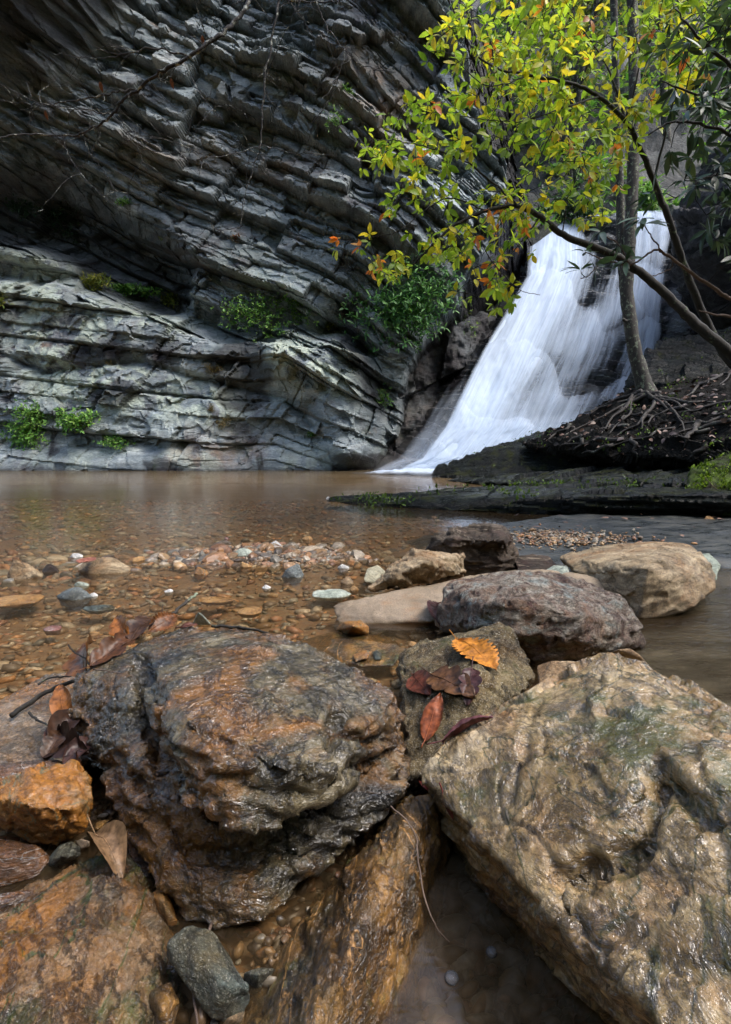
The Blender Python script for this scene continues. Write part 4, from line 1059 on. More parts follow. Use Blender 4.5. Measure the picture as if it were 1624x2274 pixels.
for args in [
    ("pale rounded stone at the left edge beyond the shallows", 0, 84, 1243, 1287, .10, 'r_tan', 201),
    ("large pale flat-topped stone with a reddish leaf in the shallows at left", 145, 286, 1228, 1276, .10, 'r_tan', 202),
    ("dark slab stone between the two pale stones at left", 84, 122, 1248, 1272, .05, 'r_darkblock', 203),
    ("dark blue-grey wet stone in the shallows near the left", 110, 194, 1298, 1334, .06, 's_blue', 204),
    ("orange flat stone at the left edge of the shallows", -60, 66, 1313, 1348, .015, 's_orange', 205),
    ("flat bluish stone just under water below the dark blue-grey stone", 170, 246, 1340, 1358, .004, 'r_teal', 206),
    ("reddish white streaked stone in the water near the left edge", 88, 130, 1385, 1402, .012, 's_red', 207),
    ("dark grey pyramid stone at the right end of the gravel bar", 620, 676, 1252, 1284, .07, 's_blue', 208),
    ("pale green flat stone lying on the gravel bar", 500, 578, 1214, 1238, .06, 'r_pgreen', 209),
    ("small white angular stone at the top of the gravel bar", 590, 624, 1196, 1218, .06, 's_white', 210),
    ("small orange stone on the far right of the gravel bar", 668, 696, 1187, 1200, .04, 's_orange', 211),
    ("yellow flat stone by the pale flat-topped stone", 284, 318, 1232, 1248, .03, 's_orange', 212),
    ("tiny pink stone on the far edge of the gravel bar", 496, 508, 1188, 1198, .025, 's_red', 213),
    ("white stone breaking the water right of the gravel bar", 748, 776, 1250, 1264, .03, 's_white', 214),
    ("pale cream stone below the dark grey pyramid stone", 578, 602, 1296, 1308, .015, 's_white', 215),
    ("flat submerged ochre stone in front of the gravel bar", 424, 520, 1322, 1340, .003, 's_orange', 216),
    ("submerged orange stone right of the leaning twig", 520, 580, 1334, 1366, .012, 's_orange', 217),
    ("pale green flat stone beside the long slab at the waterline", 680, 782, 1300, 1330, .02, 'r_pgreen', 218),
    ("tan pointed stone at the waterline left of the yellowish stone", 755, 786, 1270, 1298, .05, 'r_tan', 219),
    ("orange pebble stone beside the tan pointed stone", 775, 798, 1296, 1312, .03, 's_orange', 220),
    ("red-brown pebble stone on the near edge of the gravel bar", 528, 560, 1246, 1262, .035, 's_orange', 221),
    ("pink-brown stone in the middle of the gravel bar", 425, 460, 1256, 1278, .04, 'r_egg', 222),
    ("small cream stone beside the dark blue-grey stone", 190, 216, 1314, 1326, .02, 's_white', 223),
    ("greenish stone behind the dark blue-grey stone", 158, 196, 1290, 1302, .025, 'r_pgreen', 224),
    ("white stone among reddish ones behind the pale stone at left", 150, 176, 1226, 1240, .03, 's_white', 225),
    ("pinkish round stone in the shallows near the gravel bar", 360, 382, 1306, 1316, .012, 's_white', 226),
    ("small pale pink stone on the far dark ledge", 723, 734, 1102, 1108, .05, 's_white', 227),
    ("pale stone sitting on the dark ledge by the fall", 1110, 1130, 1093, 1101, .10, 's_white', 228),
    ("small ochre stone in the near water beside the grainy rock", 905, 932, 1420, 1436, .02, 's_orange', 229),
    ("orange-brown stone on the bedrock at the right edge", 1564, 1594, 1150, 1158, .06, 's_orange', 230),
]:
    stone(*args[:6], M[args[6]], args[7])
# ---- the bank on the right
rock('ledge', "long dark layered rock tongue rising from the pool to the tree roots",
     [[(968, 1060, 0), (1000, 1034, 'y', 13.9), (1075, 1002, 'y', 14.2), (1200, 958, 'y', 14.6), (1290, 940, 'y', 14.8), (1360, 930, 'y', 14.8), (1480, 900, 'y', 14.6), (1700, 860, 'y', 14.0), (1100, 1066, 0), (1300, 1066, -.05), (1540, 1062, -.05), (1750, 1062, 'y', 11.5), (1500, 990, 'y', 12.5), (1300, 1010, 'y', 13.3), (1100, 1040, 'y', 13.4), (1000, 1052, -.2), (1540, 1040, 'y', 16.5), (1200, 1045, 'y', 16.2), (1750, 1000, 'y', 16)]],
     M['r_bank'], res=.05, smooth=2, L=1.5, amp=.10, seed=301, cat='rock ledge', bed=(.16, -.10, 1), bedth=.20, bedamp=.12, cell=7, smooth_shade=False)
rock('ledge', "low dark wet rock shelf in layers between the tongue and the near ledge",
     [[(990, 1068, 0), (1100, 1064, .08), (1250, 1056, .20), (1450, 1040, .35), (1560, 1030, .45), (1700, 1020, .55), (1150, 1084, 0), (1350, 1100, 0), (1560, 1100, 0), (1750, 1100, 0), (1350, 1080, .22), (1560, 1075, .34), (1500, 1055, -.1), (1100, 1070, -.2), (1750, 1080, .3)]],
     M['r_bank'], res=.04, smooth=2, L=1.2, amp=.05, seed=305, cat='rock ledge', bed=(.06, -.1, 1), bedth=.11, bedamp=.07, cell=9, smooth_shade=False)
rock('ledge', "flat dark ledge running into the pool in front of the waterfall",
     [[(722, 1112, 0), (730, 1104, .035), (860, 1098, .05), (1000, 1088, .12), (1100, 1080, .15), (1300, 1082, .20), (1560, 1078, .28), (1750, 1075, .3), (850, 1124, 0), (1000, 1134, 0), (1200, 1142, 0), (1400, 1147, 0), (1560, 1148, 0), (1750, 1150, 0), (1000, 1110, .11), (1200, 1105, .20), (1400, 1100, .26), (1560, 1098, .28), (900, 1110, -.3), (1560, 1120, -.3), (1750, 1100, .3)]],
     M['r_bank'], res=.024, smooth=2, L=.8, amp=.035, seed=309, cat='rock ledge', bed=(.03, -.05, 1), bedth=.075, bedamp=.045, cell=10, smooth_shade=False)
rock('ledge', "dark mossy layered rock behind the base of the grey tree",
     [[(1430, 800, 'y', 15.0), (1480, 752, 'y', 15.3), (1570, 742, 'y', 15.3), (1700, 720, 'y', 15.0), (1420, 850, 'y', 14.2), (1370, 885, 'y', 14.4), (1358, 930, 'y', 14.6), (1480, 850, 'y', 14.0), (1700, 840, 'y', 13.6), (1450, 940, 'y', 16), (1700, 940, 'y', 17), (1480, 800, 'y', 17.5), (1700, 760, 'y', 17)]],
     M['r_bank'], res=.05, smooth=2, L=1.2, amp=.10, seed=313, cat='rock ledge', bed=(.05, -.1, 1), bedth=.17, bedamp=.13, cell=6, smooth_shade=False)
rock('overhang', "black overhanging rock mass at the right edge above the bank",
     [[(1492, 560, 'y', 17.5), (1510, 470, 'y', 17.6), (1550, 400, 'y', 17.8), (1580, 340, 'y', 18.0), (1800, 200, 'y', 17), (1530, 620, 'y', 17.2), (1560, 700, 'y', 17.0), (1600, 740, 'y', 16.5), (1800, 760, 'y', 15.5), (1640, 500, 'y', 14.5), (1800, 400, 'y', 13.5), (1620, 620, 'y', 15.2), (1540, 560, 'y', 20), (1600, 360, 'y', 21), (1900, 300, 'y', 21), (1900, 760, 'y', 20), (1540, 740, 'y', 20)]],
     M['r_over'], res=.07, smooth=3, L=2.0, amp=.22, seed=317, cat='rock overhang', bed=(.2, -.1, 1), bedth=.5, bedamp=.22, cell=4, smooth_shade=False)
rock('boulder', "slanting weathered grey slab with parallel grooves at the right edge of the bank",
     [[(1470, 995, 'y', 10.4), (1500, 970, 'y', 10.6), (1560, 935, 'y', 10.8), (1680, 890, 'y', 10.8), (1500, 1000, 'y', 10.0), (1560, 990, 'y', 9.9), (1700, 960, 'y', 9.8), (1680, 985, 'y', 9.7), (1600, 940, 'y', 11.6), (1520, 990, 'y', 11), (1700, 1000, 'y', 10.5)]],
     M['r_slab'], res=.03, smooth=2, L=.6, amp=.02, seed=321, bed=(-.34, -.2, 1), bedth=.07, bedamp=.045, cell=14, smooth_shade=False)
rock('boulder', "bright moss-covered boulder at the right edge above the bedrock",
     [[(1525, 1100, 'y', 7.0), (1535, 1050, 'y', 7.2), (1570, 1025, 'y', 7.3), (1624, 1002, 'y', 7.3), (1720, 990, 'y', 7.3), (1522, 1118, 'y', 6.7), (1560, 1142, 'y', 6.6), (1600, 1150, 'y', 6.55), (1720, 1158, 'y', 6.4), (1580, 1080, 'y', 6.7), (1700, 1060, 'y', 6.6), (1580, 1120, 'y', 7.9), (1720, 1120, 'y', 8)]],
     M['r_moss'], res=.016, smooth=5, L=.35, amp=.05, seed=325, ridge=.8)
# the earth of the bank, under roots and fallen leaves
n_ = NT("dark earth bank")
o_ = n_.obj()
a_ = n_.noise(o_, 3.0, 9, .75, .4)
c_ = n_.ramp(a_, [(.3, (.002, .002, .0015)), (.55, (.008, .007, .005)), (.75, (.02, .017, .012))])
M['earth'] = n_.done(n_.princ(Base_Color=c_, Roughness=.9, Specular_IOR_Level=.2, Normal=n_.bump(a_, 1.0, .08)))
EARTH = rock('earth_bank', None,
     [[(1370, 905, 'y', 14.3), (1400, 872, 'y', 13.9), (1470, 862, 'y', 13.5), (1560, 850, 'y', 13.5), (1750, 800, 'y', 13), (1150, 985, 'y', 13.7), (1250, 960, 'y', 13.8), (1240, 1010, 'y', 12.9), (1400, 1035, 'y', 12.0), (1480, 1040, 'y', 11.0), (1560, 1040, 'y', 10.0), (1560, 1000, 'y', 9.8), (1800, 1050, 'y', 7.5), (1800, 960, 'y', 8), (1800, 900, 'y', 10), (1400, 1050, 'y', 15), (1800, 1050, 'y', 15), (1750, 880, 'y', 15)]],
     M['earth'], res=.04, smooth=2, L=1.0, amp=.12, seed=331, bed=(.16, -.1, 1), bedth=.2, bedamp=.11, cell=5, smooth_shade=False)
eb = [o for o in COL.objects if o.name.startswith('earth_bank')][0]
tag(eb, "dark earth bank under the roots on the right", None, kind='structure')
del eb['category']
for o in list(COL.objects):
    if '_v' in o: del o['_v']
# ------------------------------------------------------------------ leaves, branches, trees
def unit(a):
    return a / (np.linalg.norm(a, axis=-1, keepdims=True) + 1e-9)
LT = np.array([0, .14, .34, .58, .80, 1.0])
LW = np.array([.06, .62, .95, 1.0, .62, .03])
def leaves(mb, O, D, U, L, W, C, bend=.25, fold=.22):
    """one folded, bent blade for every row: origin, direction, up, length, width share, colour"""
    n = len(O)
    if n == 0: return
    D = unit(D); S = unit(np.cross(D, U)); U = np.cross(S, D)
    k = len(LT)
    t = LT[None, :, None]
    b = (np.broadcast_to(bend, (n,)) if np.ndim(bend) == 0 else bend)[:, None, None]
    ctr = O[:, None, :] + L[:, None, None] * (t * D[:, None, :] - b * t * t * U[:, None, :])
    hw = (L * W)[:, None, None] * .5 * LW[None, :, None]
    l = ctr - S[:, None, :] * hw + U[:, None, :] * hw * fold
    r = ctr + S[:, None, :] * hw + U[:, None, :] * hw * fold
    V = np.stack([l, ctr, r], 2).reshape(-1, 3)
    base = (np.arange(n) * k * 3)[:, None]
    q = []
    for i in range(k - 1):
        q += [[i * 3, i * 3 + 1, i * 3 + 4, i * 3 + 3], [i * 3 + 1, i * 3 + 2, i * 3 + 5, i * 3 + 4]]
    F = (base[:, :, None] + np.array(q)[None]).reshape(-1, 4)
    mb.V.append(V); mb.F.setdefault(4, []).append(F + mb.n); mb.C.append(np.repeat(C, k * 3, axis=0)); mb.n += len(V)
def whorls(mb, P, A, rng, n, L, W, pal, spread=1.1, droop=.3, jit=.15, bend=.25):
    """leaf rosettes at twig ends P with axes A"""
    P = np.asarray(P); A = unit(np.asarray(A)); m = len(P)
    if m == 0: return
    pal = np.asarray(pal)
    for k in range(n):
        ph = 2 * np.pi * k / n + rng.uniform(-.5, .5, m) + np.arange(m)
        R = np.cross(A, [0.1, .2, 1.0]); R = unit(R); Q = np.cross(A, R)
        rad = np.cos(ph)[:, None] * R + np.sin(ph)[:, None] * Q
        sp = spread * rng.uniform(.6, 1.25, (m, 1))
        d = A + rad * sp + np.array([0, 0, -droop]) * rng.uniform(.3, 1.6, (m, 1))
        up = unit(A * 1.0 + np.array([0, 0, 1.0]) + rng.normal(0, .35, (m, 3)) - rad * .2)
        keep = rng.random(m) < .92
        ci = rng.random(m) ** 1.0 * (len(pal) - 1)
        c0 = pal[np.floor(ci).astype(int)]; c1 = pal[np.ceil(ci).astype(int)]
        c = c0 + (c1 - c0) * (ci % 1)[:, None]
        c = c * rng.uniform(.8, 1.2, (m, 1))
        LL = L * rng.uniform(.45, 1.25, m)
        leaves(mb, (P + d * .01)[keep], d[keep], up[keep], LL[keep], W * rng.uniform(.85, 1.15, m)[keep], c[keep], bend=rng.uniform(-.1, bend * 2, m)[keep])
def pY(l):
    return [atY(a, b, c) for a, b, c in l]
def limb(mb, pts, r0, r1, seg=8, n=7, jit=.0, rough=.12, rng=RNG):
    P = spline(pts, n)
    if jit:
        P[1:-1] += rng.normal(0, jit, P[1:-1].shape)
    t = np.linspace(0, 1, len(P))
    mb.tube(P, r0 + (r1 - r0) * t ** .8, seg, rough=rough)
    return P
def grow(mb, nodes, targets, rng, r=.004, sag=.05, step=.22, thick=.9):
    """reach every target with a twig from the nearest wood already there"""
    nodes = [np.array(n) for n in nodes]
    N = np.array(nodes)
    T = np.array(targets)
    dist = np.array([np.min(np.linalg.norm(N - t, axis=1)) for t in T])
    axes = np.zeros_like(T)
    for i in np.argsort(dist):
        t = T[i]
        d = np.linalg.norm(N - t, axis=1)
        j = np.argmin(d)
        a = N[j]; m = max(2, int(d[j] / step) + 1)
        P = a + (t - a) * np.linspace(0, 1, m + 1)[:, None]
        if m > 1:
            w = np.sin(np.linspace(0, np.pi, m + 1))[:, None]
            P += w * np.array([0, 0, sag]) * d[j] + w * rng.normal(0, .05, (1, 3)) * d[j]
            P[1:-1] += rng.normal(0, .012, P[1:-1].shape)
        mb.tube(P, np.linspace(r * (thick + .5 * min(d[j], 2)), r * .5, m + 1), 4)
        axes[i] = P[-1] - P[-2]
        N = np.vstack([N, P[1:]])
    return T, axes
def in_poly(x, y, poly):
    r = np.zeros(len(x), bool); j = len(poly) - 1
    for i in range(len(poly)):
        xi, yi = poly[i]; xj, yj = poly[j]
        c = ((yi > y) != (yj > y)) & (x < (xj - xi) * (y - yi) / (yj - yi + 1e-9) + xi)
        r ^= c; j = i
    return r
def sample_poly(poly, n, rng, y0, y1, dens=None, mind=0):
    P = np.array(poly, float); lo, hi = P.min(0), P.max(0)
    out = []
    while len(out) < n:
        x = rng.uniform(lo[0], hi[0], 4000); y = rng.uniform(lo[1], hi[1], 4000)
        m = in_poly(x, y, poly)
        if dens is not None: m &= rng.random(4000) < dens(x, y)
        for a, b in zip(x[m], y[m]):
            if mind and any((a - c) ** 2 + (b - d) ** 2 < mind ** 2 for c, d, _ in out[-400:]): continue
            out.append((a, b, rng.uniform(y0, y1)))
            if len(out) >= n: break
    return out

# ---- the tree in autumn leaf
def build_autumn_tree():
    rng = np.random.default_rng(3)
    base = atY(1790, 960, 7.2)
    root = empty('autumn_tree', base)
    tag(root, "leaning tree with yellow-green autumn leaves reaching over the pool", "tree")
    tr, tw, lf = MB(), MB(), MB()
    L = []
    def add(pts, r0, r1, mb=tr, seg=9):
        P = limb(mb, pY(pts), r0, r1, seg, 8, .004, rng=rng); L.append(P); return P
    add([(1790, 960, 7.2), (1720, 880, 7.0), (1624, 785, 6.9), (1540, 715, 7.0), (1480, 655, 7.1), (1400, 588, 7.1), (1330, 553, 7.0), (1250, 522, 6.9), (1200, 482, 6.8), (1150, 458, 6.7), (1080, 468, 6.6), (1010, 500, 6.5), (960, 545, 6.4), (905, 600, 6.4)], .082, .007)
    add([(1760, 925, 7.2), (1650, 840, 7.5), (1570, 715, 7.6), (1520, 590, 7.5), (1490, 500, 7.4), (1452, 400, 7.3), (1425, 335, 7.2), (1390, 268, 7.0), (1330, 215, 6.9), (1272, 186, 6.8), (1180, 168, 6.7), (1100, 150, 6.6), (1040, 112, 6.5)], .062, .007)
    for pts, r0 in [
        ([(1272, 186, 6.8), (1235, 270, 6.7), (1200, 350, 6.6), (1168, 425, 6.5)], .012), ([(1100, 150, 6.6), (1085, 80, 6.6), (1060, 30, 6.7), (1010, -10, 6.7)], .010),
        ([(1390, 268, 7.0), (1350, 150, 7.0), (1290, 60, 7.1), (1220, -20, 7.2)], .016), ([(1150, 458, 6.7), (1110, 420, 6.4), (1040, 362, 6.2), (960, 330, 6.1), (880, 312, 6.0), (830, 312, 6.0)], .014),
        ([(1080, 468, 6.6), (1000, 440, 6.4), (940, 470, 6.3), (880, 515, 6.2), (780, 535, 6.2)], .010), ([(1200, 480, 6.8), (1140, 560, 6.6), (1100, 610, 6.5), (1060, 660, 6.4)], .010),
        ([(1250, 520, 6.9), (1262, 440, 6.8), (1300, 360, 6.8)], .010), ([(1452, 400, 7.3), (1490, 250, 7.2), (1510, 120, 7.2), (1490, -20, 7.2)], .018),
        ([(1330, 215, 6.9), (1250, 240, 6.5), (1150, 270, 6.3), (1050, 260, 6.2), (960, 250, 6.1)], .010), ([(1180, 168, 6.7), (1080, 190, 6.5), (1000, 120, 6.4), (945, 115, 6.4)], .008),
        ([(1060, 480, 6.6), (1080, 560, 6.5), (1150, 640, 6.5), (1200, 655, 6.5)], .006), ([(1390, 268, 7.0), (1420, 140, 6.8), (1400, 20, 6.8)], .012)]:
        add(pts, r0, .003, tw, 5)
    poly = [(1010, -60), (1010, 40), (945, 95), (930, 140), (1000, 165), (1010, 205), (900, 232), (850, 290), (785, 308), (800, 335), (870, 365), (905, 400), (870, 440), (850, 490), (750, 530), (760, 550), (830, 560), (820, 620), (900, 620), (1000, 575), (1015, 660), (1080, 672), (1125, 690), (1175, 650), (1215, 665), (1210, 645), (1170, 610), (1185, 560), (1140, 520), (1200, 520), (1240, 470), (1300, 505), (1345, 480), (1385, 420), (1400, 330), (1450, 260), (1530, 220), (1600, 100), (1680, -60)]
    def dens(x, y):
        d = .30 + .9 * (fbm(x / 70, y / 50, 0 * x, 3, 6) + .15)
        core = np.exp(-((x - 1220) / 230) ** 2 - ((y - 230) / 190) ** 2)
        return np.clip(d + .55 * core - .25 * np.exp(-((x - 1060) / 70) ** 2 - ((y - 430) / 60) ** 2), .03, 1)
    T = sample_poly(poly, 820, rng, 5.9, 7.7, dens)
    low = np.array([(a, b) for a, b, _ in T])
    pts = np.array([atY(*t) for t in T])
    nodes = np.vstack(L)
    T3, ax = grow(tw, nodes, pts, rng, r=.0045)
    # light yellow-green, some gone yellow, orange or red towards the lower left and in the middle
    red = np.clip(1.1 * np.exp(-((low[:, 0] - 800) / 70) ** 2 - ((low[:, 1] - 560) / 60) ** 2) + .55 * np.exp(-((low[:, 0] - 1090) / 60) ** 2 - ((low[:, 1] - 540) / 70) ** 2) + .40 * np.exp(-((low[:, 0] - 1320) / 70) ** 2 - ((low[:, 1] - 330) / 80) ** 2), 0, 1)
    k = rng.random(len(pts))
    kind = np.where(k < .03 + .5 * red, 2, np.where(k < .36 + .3 * red, 1, 0))
    up_bias = np.array([-.2, -.2, .15])
    for q, pal in enumerate([[(.14, .26, .025), (.26, .39, .035), (.38, .48, .05)], [(.42, .45, .03), (.54, .50, .035), (.52, .38, .035)], [(.62, .26, .04), (.58, .13, .03), (.55, .30, .06), (.42, .10, .03)]]):
        m = kind == q
        whorls(lf, T3[m], unit(ax[m]) + up_bias, rng, 5, .110, .46, pal, 1.2, .6)
    # some along the twigs
    m = rng.random(len(pts)) < .5
    whorls(lf, T3[m] + rng.normal(0, .07, (m.sum(), 3)), rng.normal(0, 1, (m.sum(), 3)) + up_bias, rng, 3, .10, .46, [(.18, .30, .03), (.32, .43, .04), (.46, .47, .05)], 1.2, .6)
    tr.build('trunk', M['bark_dark'], root)
    tw.build('twigs', M['bark_dark'], root)
    lf.build('leaves', M['leaf_y'], root)
build_autumn_tree()

# ---- the rhododendron overhanging on the right
def build_rhodo():
    rng = np.random.default_rng(9)
    root = empty('rhododendron', atY(1850, 900, 5.2))
    tag(root, "dark evergreen shrub with long glossy leaves hanging in at upper right", "shrub")
    tr, lf = MB(), MB()
    L = []
    for pts, r0 in [
        ([(1850, 900, 5.2), (1780, 600, 5.2), (1720, 350, 5.1), (1650, 180, 5.0), (1560, 90, 4.9), (1500, 20, 4.9)], .045),
        ([(1760, 500, 5.2), (1650, 400, 5.0), (1580, 390, 4.9), (1500, 440, 4.8)], .016), ([(1720, 350, 5.1), (1600, 290, 4.8), (1500, 270, 4.7), (1440, 300, 4.7)], .018),
        ([(1650, 180, 5.0), (1560, 210, 4.7), (1470, 180, 4.6)], .014)]:
        L.append(limb(tr, pY(pts), r0, .005, 6, 7, .004, rng=rng))
    db = MB()
    for pts, r0 in [
        ([(1800, 760, 5.2), (1700, 700, 5.1), (1624, 664, 5.0), (1585, 640, 4.95), (1530, 602, 4.9), (1480, 566, 4.9), (1452, 556, 4.9), (1400, 588, 4.85), (1340, 575, 4.8), (1300, 560, 4.8)], .022),
        ([(1480, 566, 4.9), (1450, 530, 4.85), (1432, 500, 4.8)], .008), ([(1500, 575, 4.9), (1485, 600, 4.9), (1450, 612, 4.85)], .006), ([(1760, 720, 5.1), (1624, 702, 4.7), (1590, 700, 4.6), (1552, 690, 4.6)], .016), ([(1400, 588, 4.85), (1375, 545, 4.8), (1340, 520, 4.8)], .005), ([(1340, 575, 4.8), (1310, 610, 4.8), (1290, 618, 4.8)], .004)]:
        L.append(limb(db, pY(pts), r0, .004, 6, 7, .003, rng=rng))
    poly = [(1480, -60), (1440, 20), (1500, 60), (1450, 110), (1440, 190), (1500, 230), (1440, 290), (1500, 330), (1500, 400), (1560, 440), (1530, 490), (1600, 560), (1680, 640), (1850, 700), (1850, -60)]
    def dens(x, y):
        return np.clip(.12 + (x - 1430) / 230 + .5 * fbm(x / 60, y / 50, 0 * x, 2, 8), .03, 1) * np.where(y > 330, np.clip((x - 1480) / 120, .1, 1), 1)
    T = sample_poly(poly, 300, rng, 4.3, 6.2, dens)
    T += [(1430, 498, 4.8), (1426, 484, 4.78), (1300, 560, 4.8), (1335, 515, 4.8), (1290, 600, 4.8), (1375, 540, 4.8), (1390, 580, 4.82), (1450, 430, 4.8), (1520, 400, 4.8), (1490, 330, 4.8), (1530, 350, 4.9), (1320, 590, 4.8)]
    pts = np.array([atY(*t) for t in T])
    T3, ax = grow(tr, np.vstack(L), pts, rng, r=.005)
    whorls(lf, T3, unit(ax) + np.array([0, -.3, .5]), rng, 8, .155, .27, [(.018, .045, .028), (.035, .075, .04), (.06, .11, .055), (.10, .16, .06)], 1.4, .75)
    tr.build('trunk', M['bark_dark'], root)
    db.build('bare_limb', M['bark_tan'], root)
    lf.build('leaves', M['leaf_g'], root)
build_rhodo()

# ---- grey forked tree on the bank with its roots
def build_grey_tree():
    rng = np.random.default_rng(4)
    root = empty('forked_tree', atY(1432, 868, 13.2))
    tag(root, "straight grey-barked forked tree with lichen standing on roots beside the waterfall", "tree")
    a = MB()
    P = spline(pY([(1440, 890, 13.2), (1424, 830, 13.2), (1408, 770, 13.2), (1398, 700, 13.25), (1392, 640, 13.3), (1397, 560, 13.3), (1403, 460, 13.4), (1407, 340, 13.5), (1409, 180, 13.7), (1400, -120, 14)]), 8)
    t = np.linspace(0, 1, len(P))
    a.tube(P, .115 + .045 * (1 - t) + .15 * np.exp(-t * 22), 12, rough=.10)
    a.build('trunk', M['bark'], root)
    b = MB()
    P = spline(pY([(1402, 760, 13.2), (1394, 690, 13.3), (1384, 610, 13.45), (1379, 520, 13.6), (1377, 420, 13.8), (1370, 250, 14), (1360, -120, 14.3)]), 8)
    b.tube(P, np.linspace(.115, .075, len(P)), 10, rough=.12)
    b.build('second_stem', M['bark'], root)
    s = MB()
    s.tube(spline(pY([(1398, 712, 13.2), (1388, 712, 13.1), (1384, 708, 13.05)]), 3), [.03, .03, .03, .03, .03, .04, .03][:7], 7)
    s.build('branch_stub', M['bark'], root)
    V = np.vstack([ROCKV['earth_bank'][0], ROCKV['ledge'][3]])
    for k in range(32):
        tgt = [(1300, 905), (1330, 940), (1255, 965), (1380, 930), (1420, 960), (1480, 930), (1540, 890), (1600, 880), (1590, 930), (1500, 960), (1350, 985), (1290, 990), (1450, 985), (1520, 860), (1610, 850)][k % 15]
        tx, ty = tgt[0] + rng.normal(0, 25), tgt[1] + rng.normal(0, 15)
        if k < 9: sx, sy = 1440 + rng.normal(0, 12), 868 + rng.normal(0, 4)
        elif k < 26: sx, sy = tx + rng.uniform(40, 160), ty - rng.uniform(10, 50)
        else:
            sx, sy = rng.uniform(1260, 1580), rng.uniform(930, 985); tx, ty = sx - rng.uniform(-20, 90), sy + rng.uniform(20, 60)
        m = 9
        pts = []
        for i in range(m):
            f = i / (m - 1)
            pts.append(snap(V, sx + (tx - sx) * f + rng.normal(0, 9) * math.sin(f * 3.1), sy + (ty - sy) * f ** 1.3 + rng.normal(0, 6) * math.sin(f * 3.1), 8))
        P = np.array(pts)
        P[1:-1] = .25 * P[:-2] + .5 * P[1:-1] + .25 * P[2:]
        P[:, 2] += .015; P[:, 1] -= .02
        r_ = MB(); r_.tube(spline(P, 4), np.linspace(rng.uniform(.03, .06), .012, 4 * (m - 1) + 1), 6, rough=.3)
        r_.build('root', M['root'], root)
build_grey_tree()

# ---- bare branches hanging in from above
def twiggy(name, label, limbs, seed, extra=26, y=5.5):
    rng = np.random.default_rng(seed)
    mb, leaf = MB(), MB()
    for li, (pts, r0) in enumerate(limbs):
        P = spline([atY(a, b, y + .25 * math.sin(a / 90. + li) + .15 * li) for a, b in pts], 7)
        P[1:-1] += rng.normal(0, .006, P[1:-1].shape)
        mb.tube(P, np.linspace(r0, max(.0025, r0 * .22), len(P)), 7, rough=.18)
        for k in range(int(extra * len(pts) / 8)):
            j = rng.integers(3, len(P) - 1)
            d = unit(P[j] - P[j - 1]) + rng.normal(0, .75, 3); d = unit(d)
            ln = rng.uniform(.12, .6)
            Q = [P[j]]
            for q in range(7):
                d = unit(d + rng.normal(0, .22, 3) + np.array([0, 0, .04 if rng.random() < .6 else -.18]))
                Q.append(Q[-1] + d * ln / 7)
                if rng.random() < .3:
                    e = unit(d + rng.normal(0, .7, 3)); l2 = rng.uniform(.03, .14)
                    mb.tube(np.array([Q[-1], Q[-1] + e * l2 * .5, Q[-1] + unit(e + rng.normal(0, .3, 3)) * l2]), [.0018, .0015, .001], 4)
            mb.tube(np.array(Q), np.linspace(.0032, .0010, 8), 5)
            if rng.random() < .03:
                O = np.array([Q[-1]]); leaves(leaf, O, np.array([[.1, 0, -1.]]), np.array([[0, -1., .2]]), np.array([.07]), np.array([.45]), np.array([(.16, .06, .03)]), .5)
    if leaf.n:
        root = empty(name, mb.V[0][0])
        tag(root, label, 'branch', 'bare branches hanging from above')
        mb.build('twig', M['twig'], root); leaf.build('withered_leaves', M['deadleaf'], root)
    else:
        tag(mb.build(name, M['twig']), label, 'branch', 'bare branches hanging from above')
twiggy('bare_branch', "bare arched branch with lichen sweeping from top centre down to the left edge", [
    ([(580, -60), (555, 0), (520, 50), (470, 90), (415, 130), (365, 155), (310, 195), (270, 225), (250, 255), (215, 280), (165, 300), (100, 300), (30, 300), (-30, 318)], .021),
    ([(415, 124), (350, 108), (300, 115), (240, 128), (190, 129), (115, 118)], .008), ([(310, 195), (240, 208), (180, 220), (100, 231), (50, 228), (-30, 218)], .009), ([(250, 255), (190, 243), (130, 236), (65, 221), (20, 195)], .006),
    ([(410, 140), (440, 200), (470, 240), (490, 262)], .004), ([(250, 255), (300, 310), (360, 340), (440, 335)], .004)], 21, 15)
twiggy('bare_branch', "thin dark branch hanging straight down at top centre in front of the cliff", [
    ([(630, -50), (622, 0), (605, 75), (590, 175), (582, 250), (580, 310), (560, 380), (540, 450), (535, 500)], .013),
    ([(580, 322), (525, 340), (465, 347), (400, 320), (330, 300)], .004), ([(580, 320), (650, 340), (740, 345)], .004), ([(592, 165), (640, 60), (665, 10)], .004), ([(540, 500), (490, 512), (470, 500)], .003)], 22, 13)
twiggy('bare_branch', "short crooked bare twigs hanging at the top right of centre", [
    ([(690, -40), (705, 10), (730, 65), (770, 115), (812, 148), (880, 160)], .007), ([(600, -10), (660, 3), (735, 5), (790, -10)], .012), ([(765, 120), (745, 190), (715, 250), (700, 290)], .004)], 23, 15)
twiggy('bare_branch', "fine bare twigs drooping across the left of the cliff", [
    ([(185, 300), (200, 340), (230, 380), (260, 425)], .003), ([(140, 302), (155, 350), (190, 400), (235, 440), (290, 470)], .003), ([(250, 262), (300, 320), (330, 380)], .003)], 24, 10)

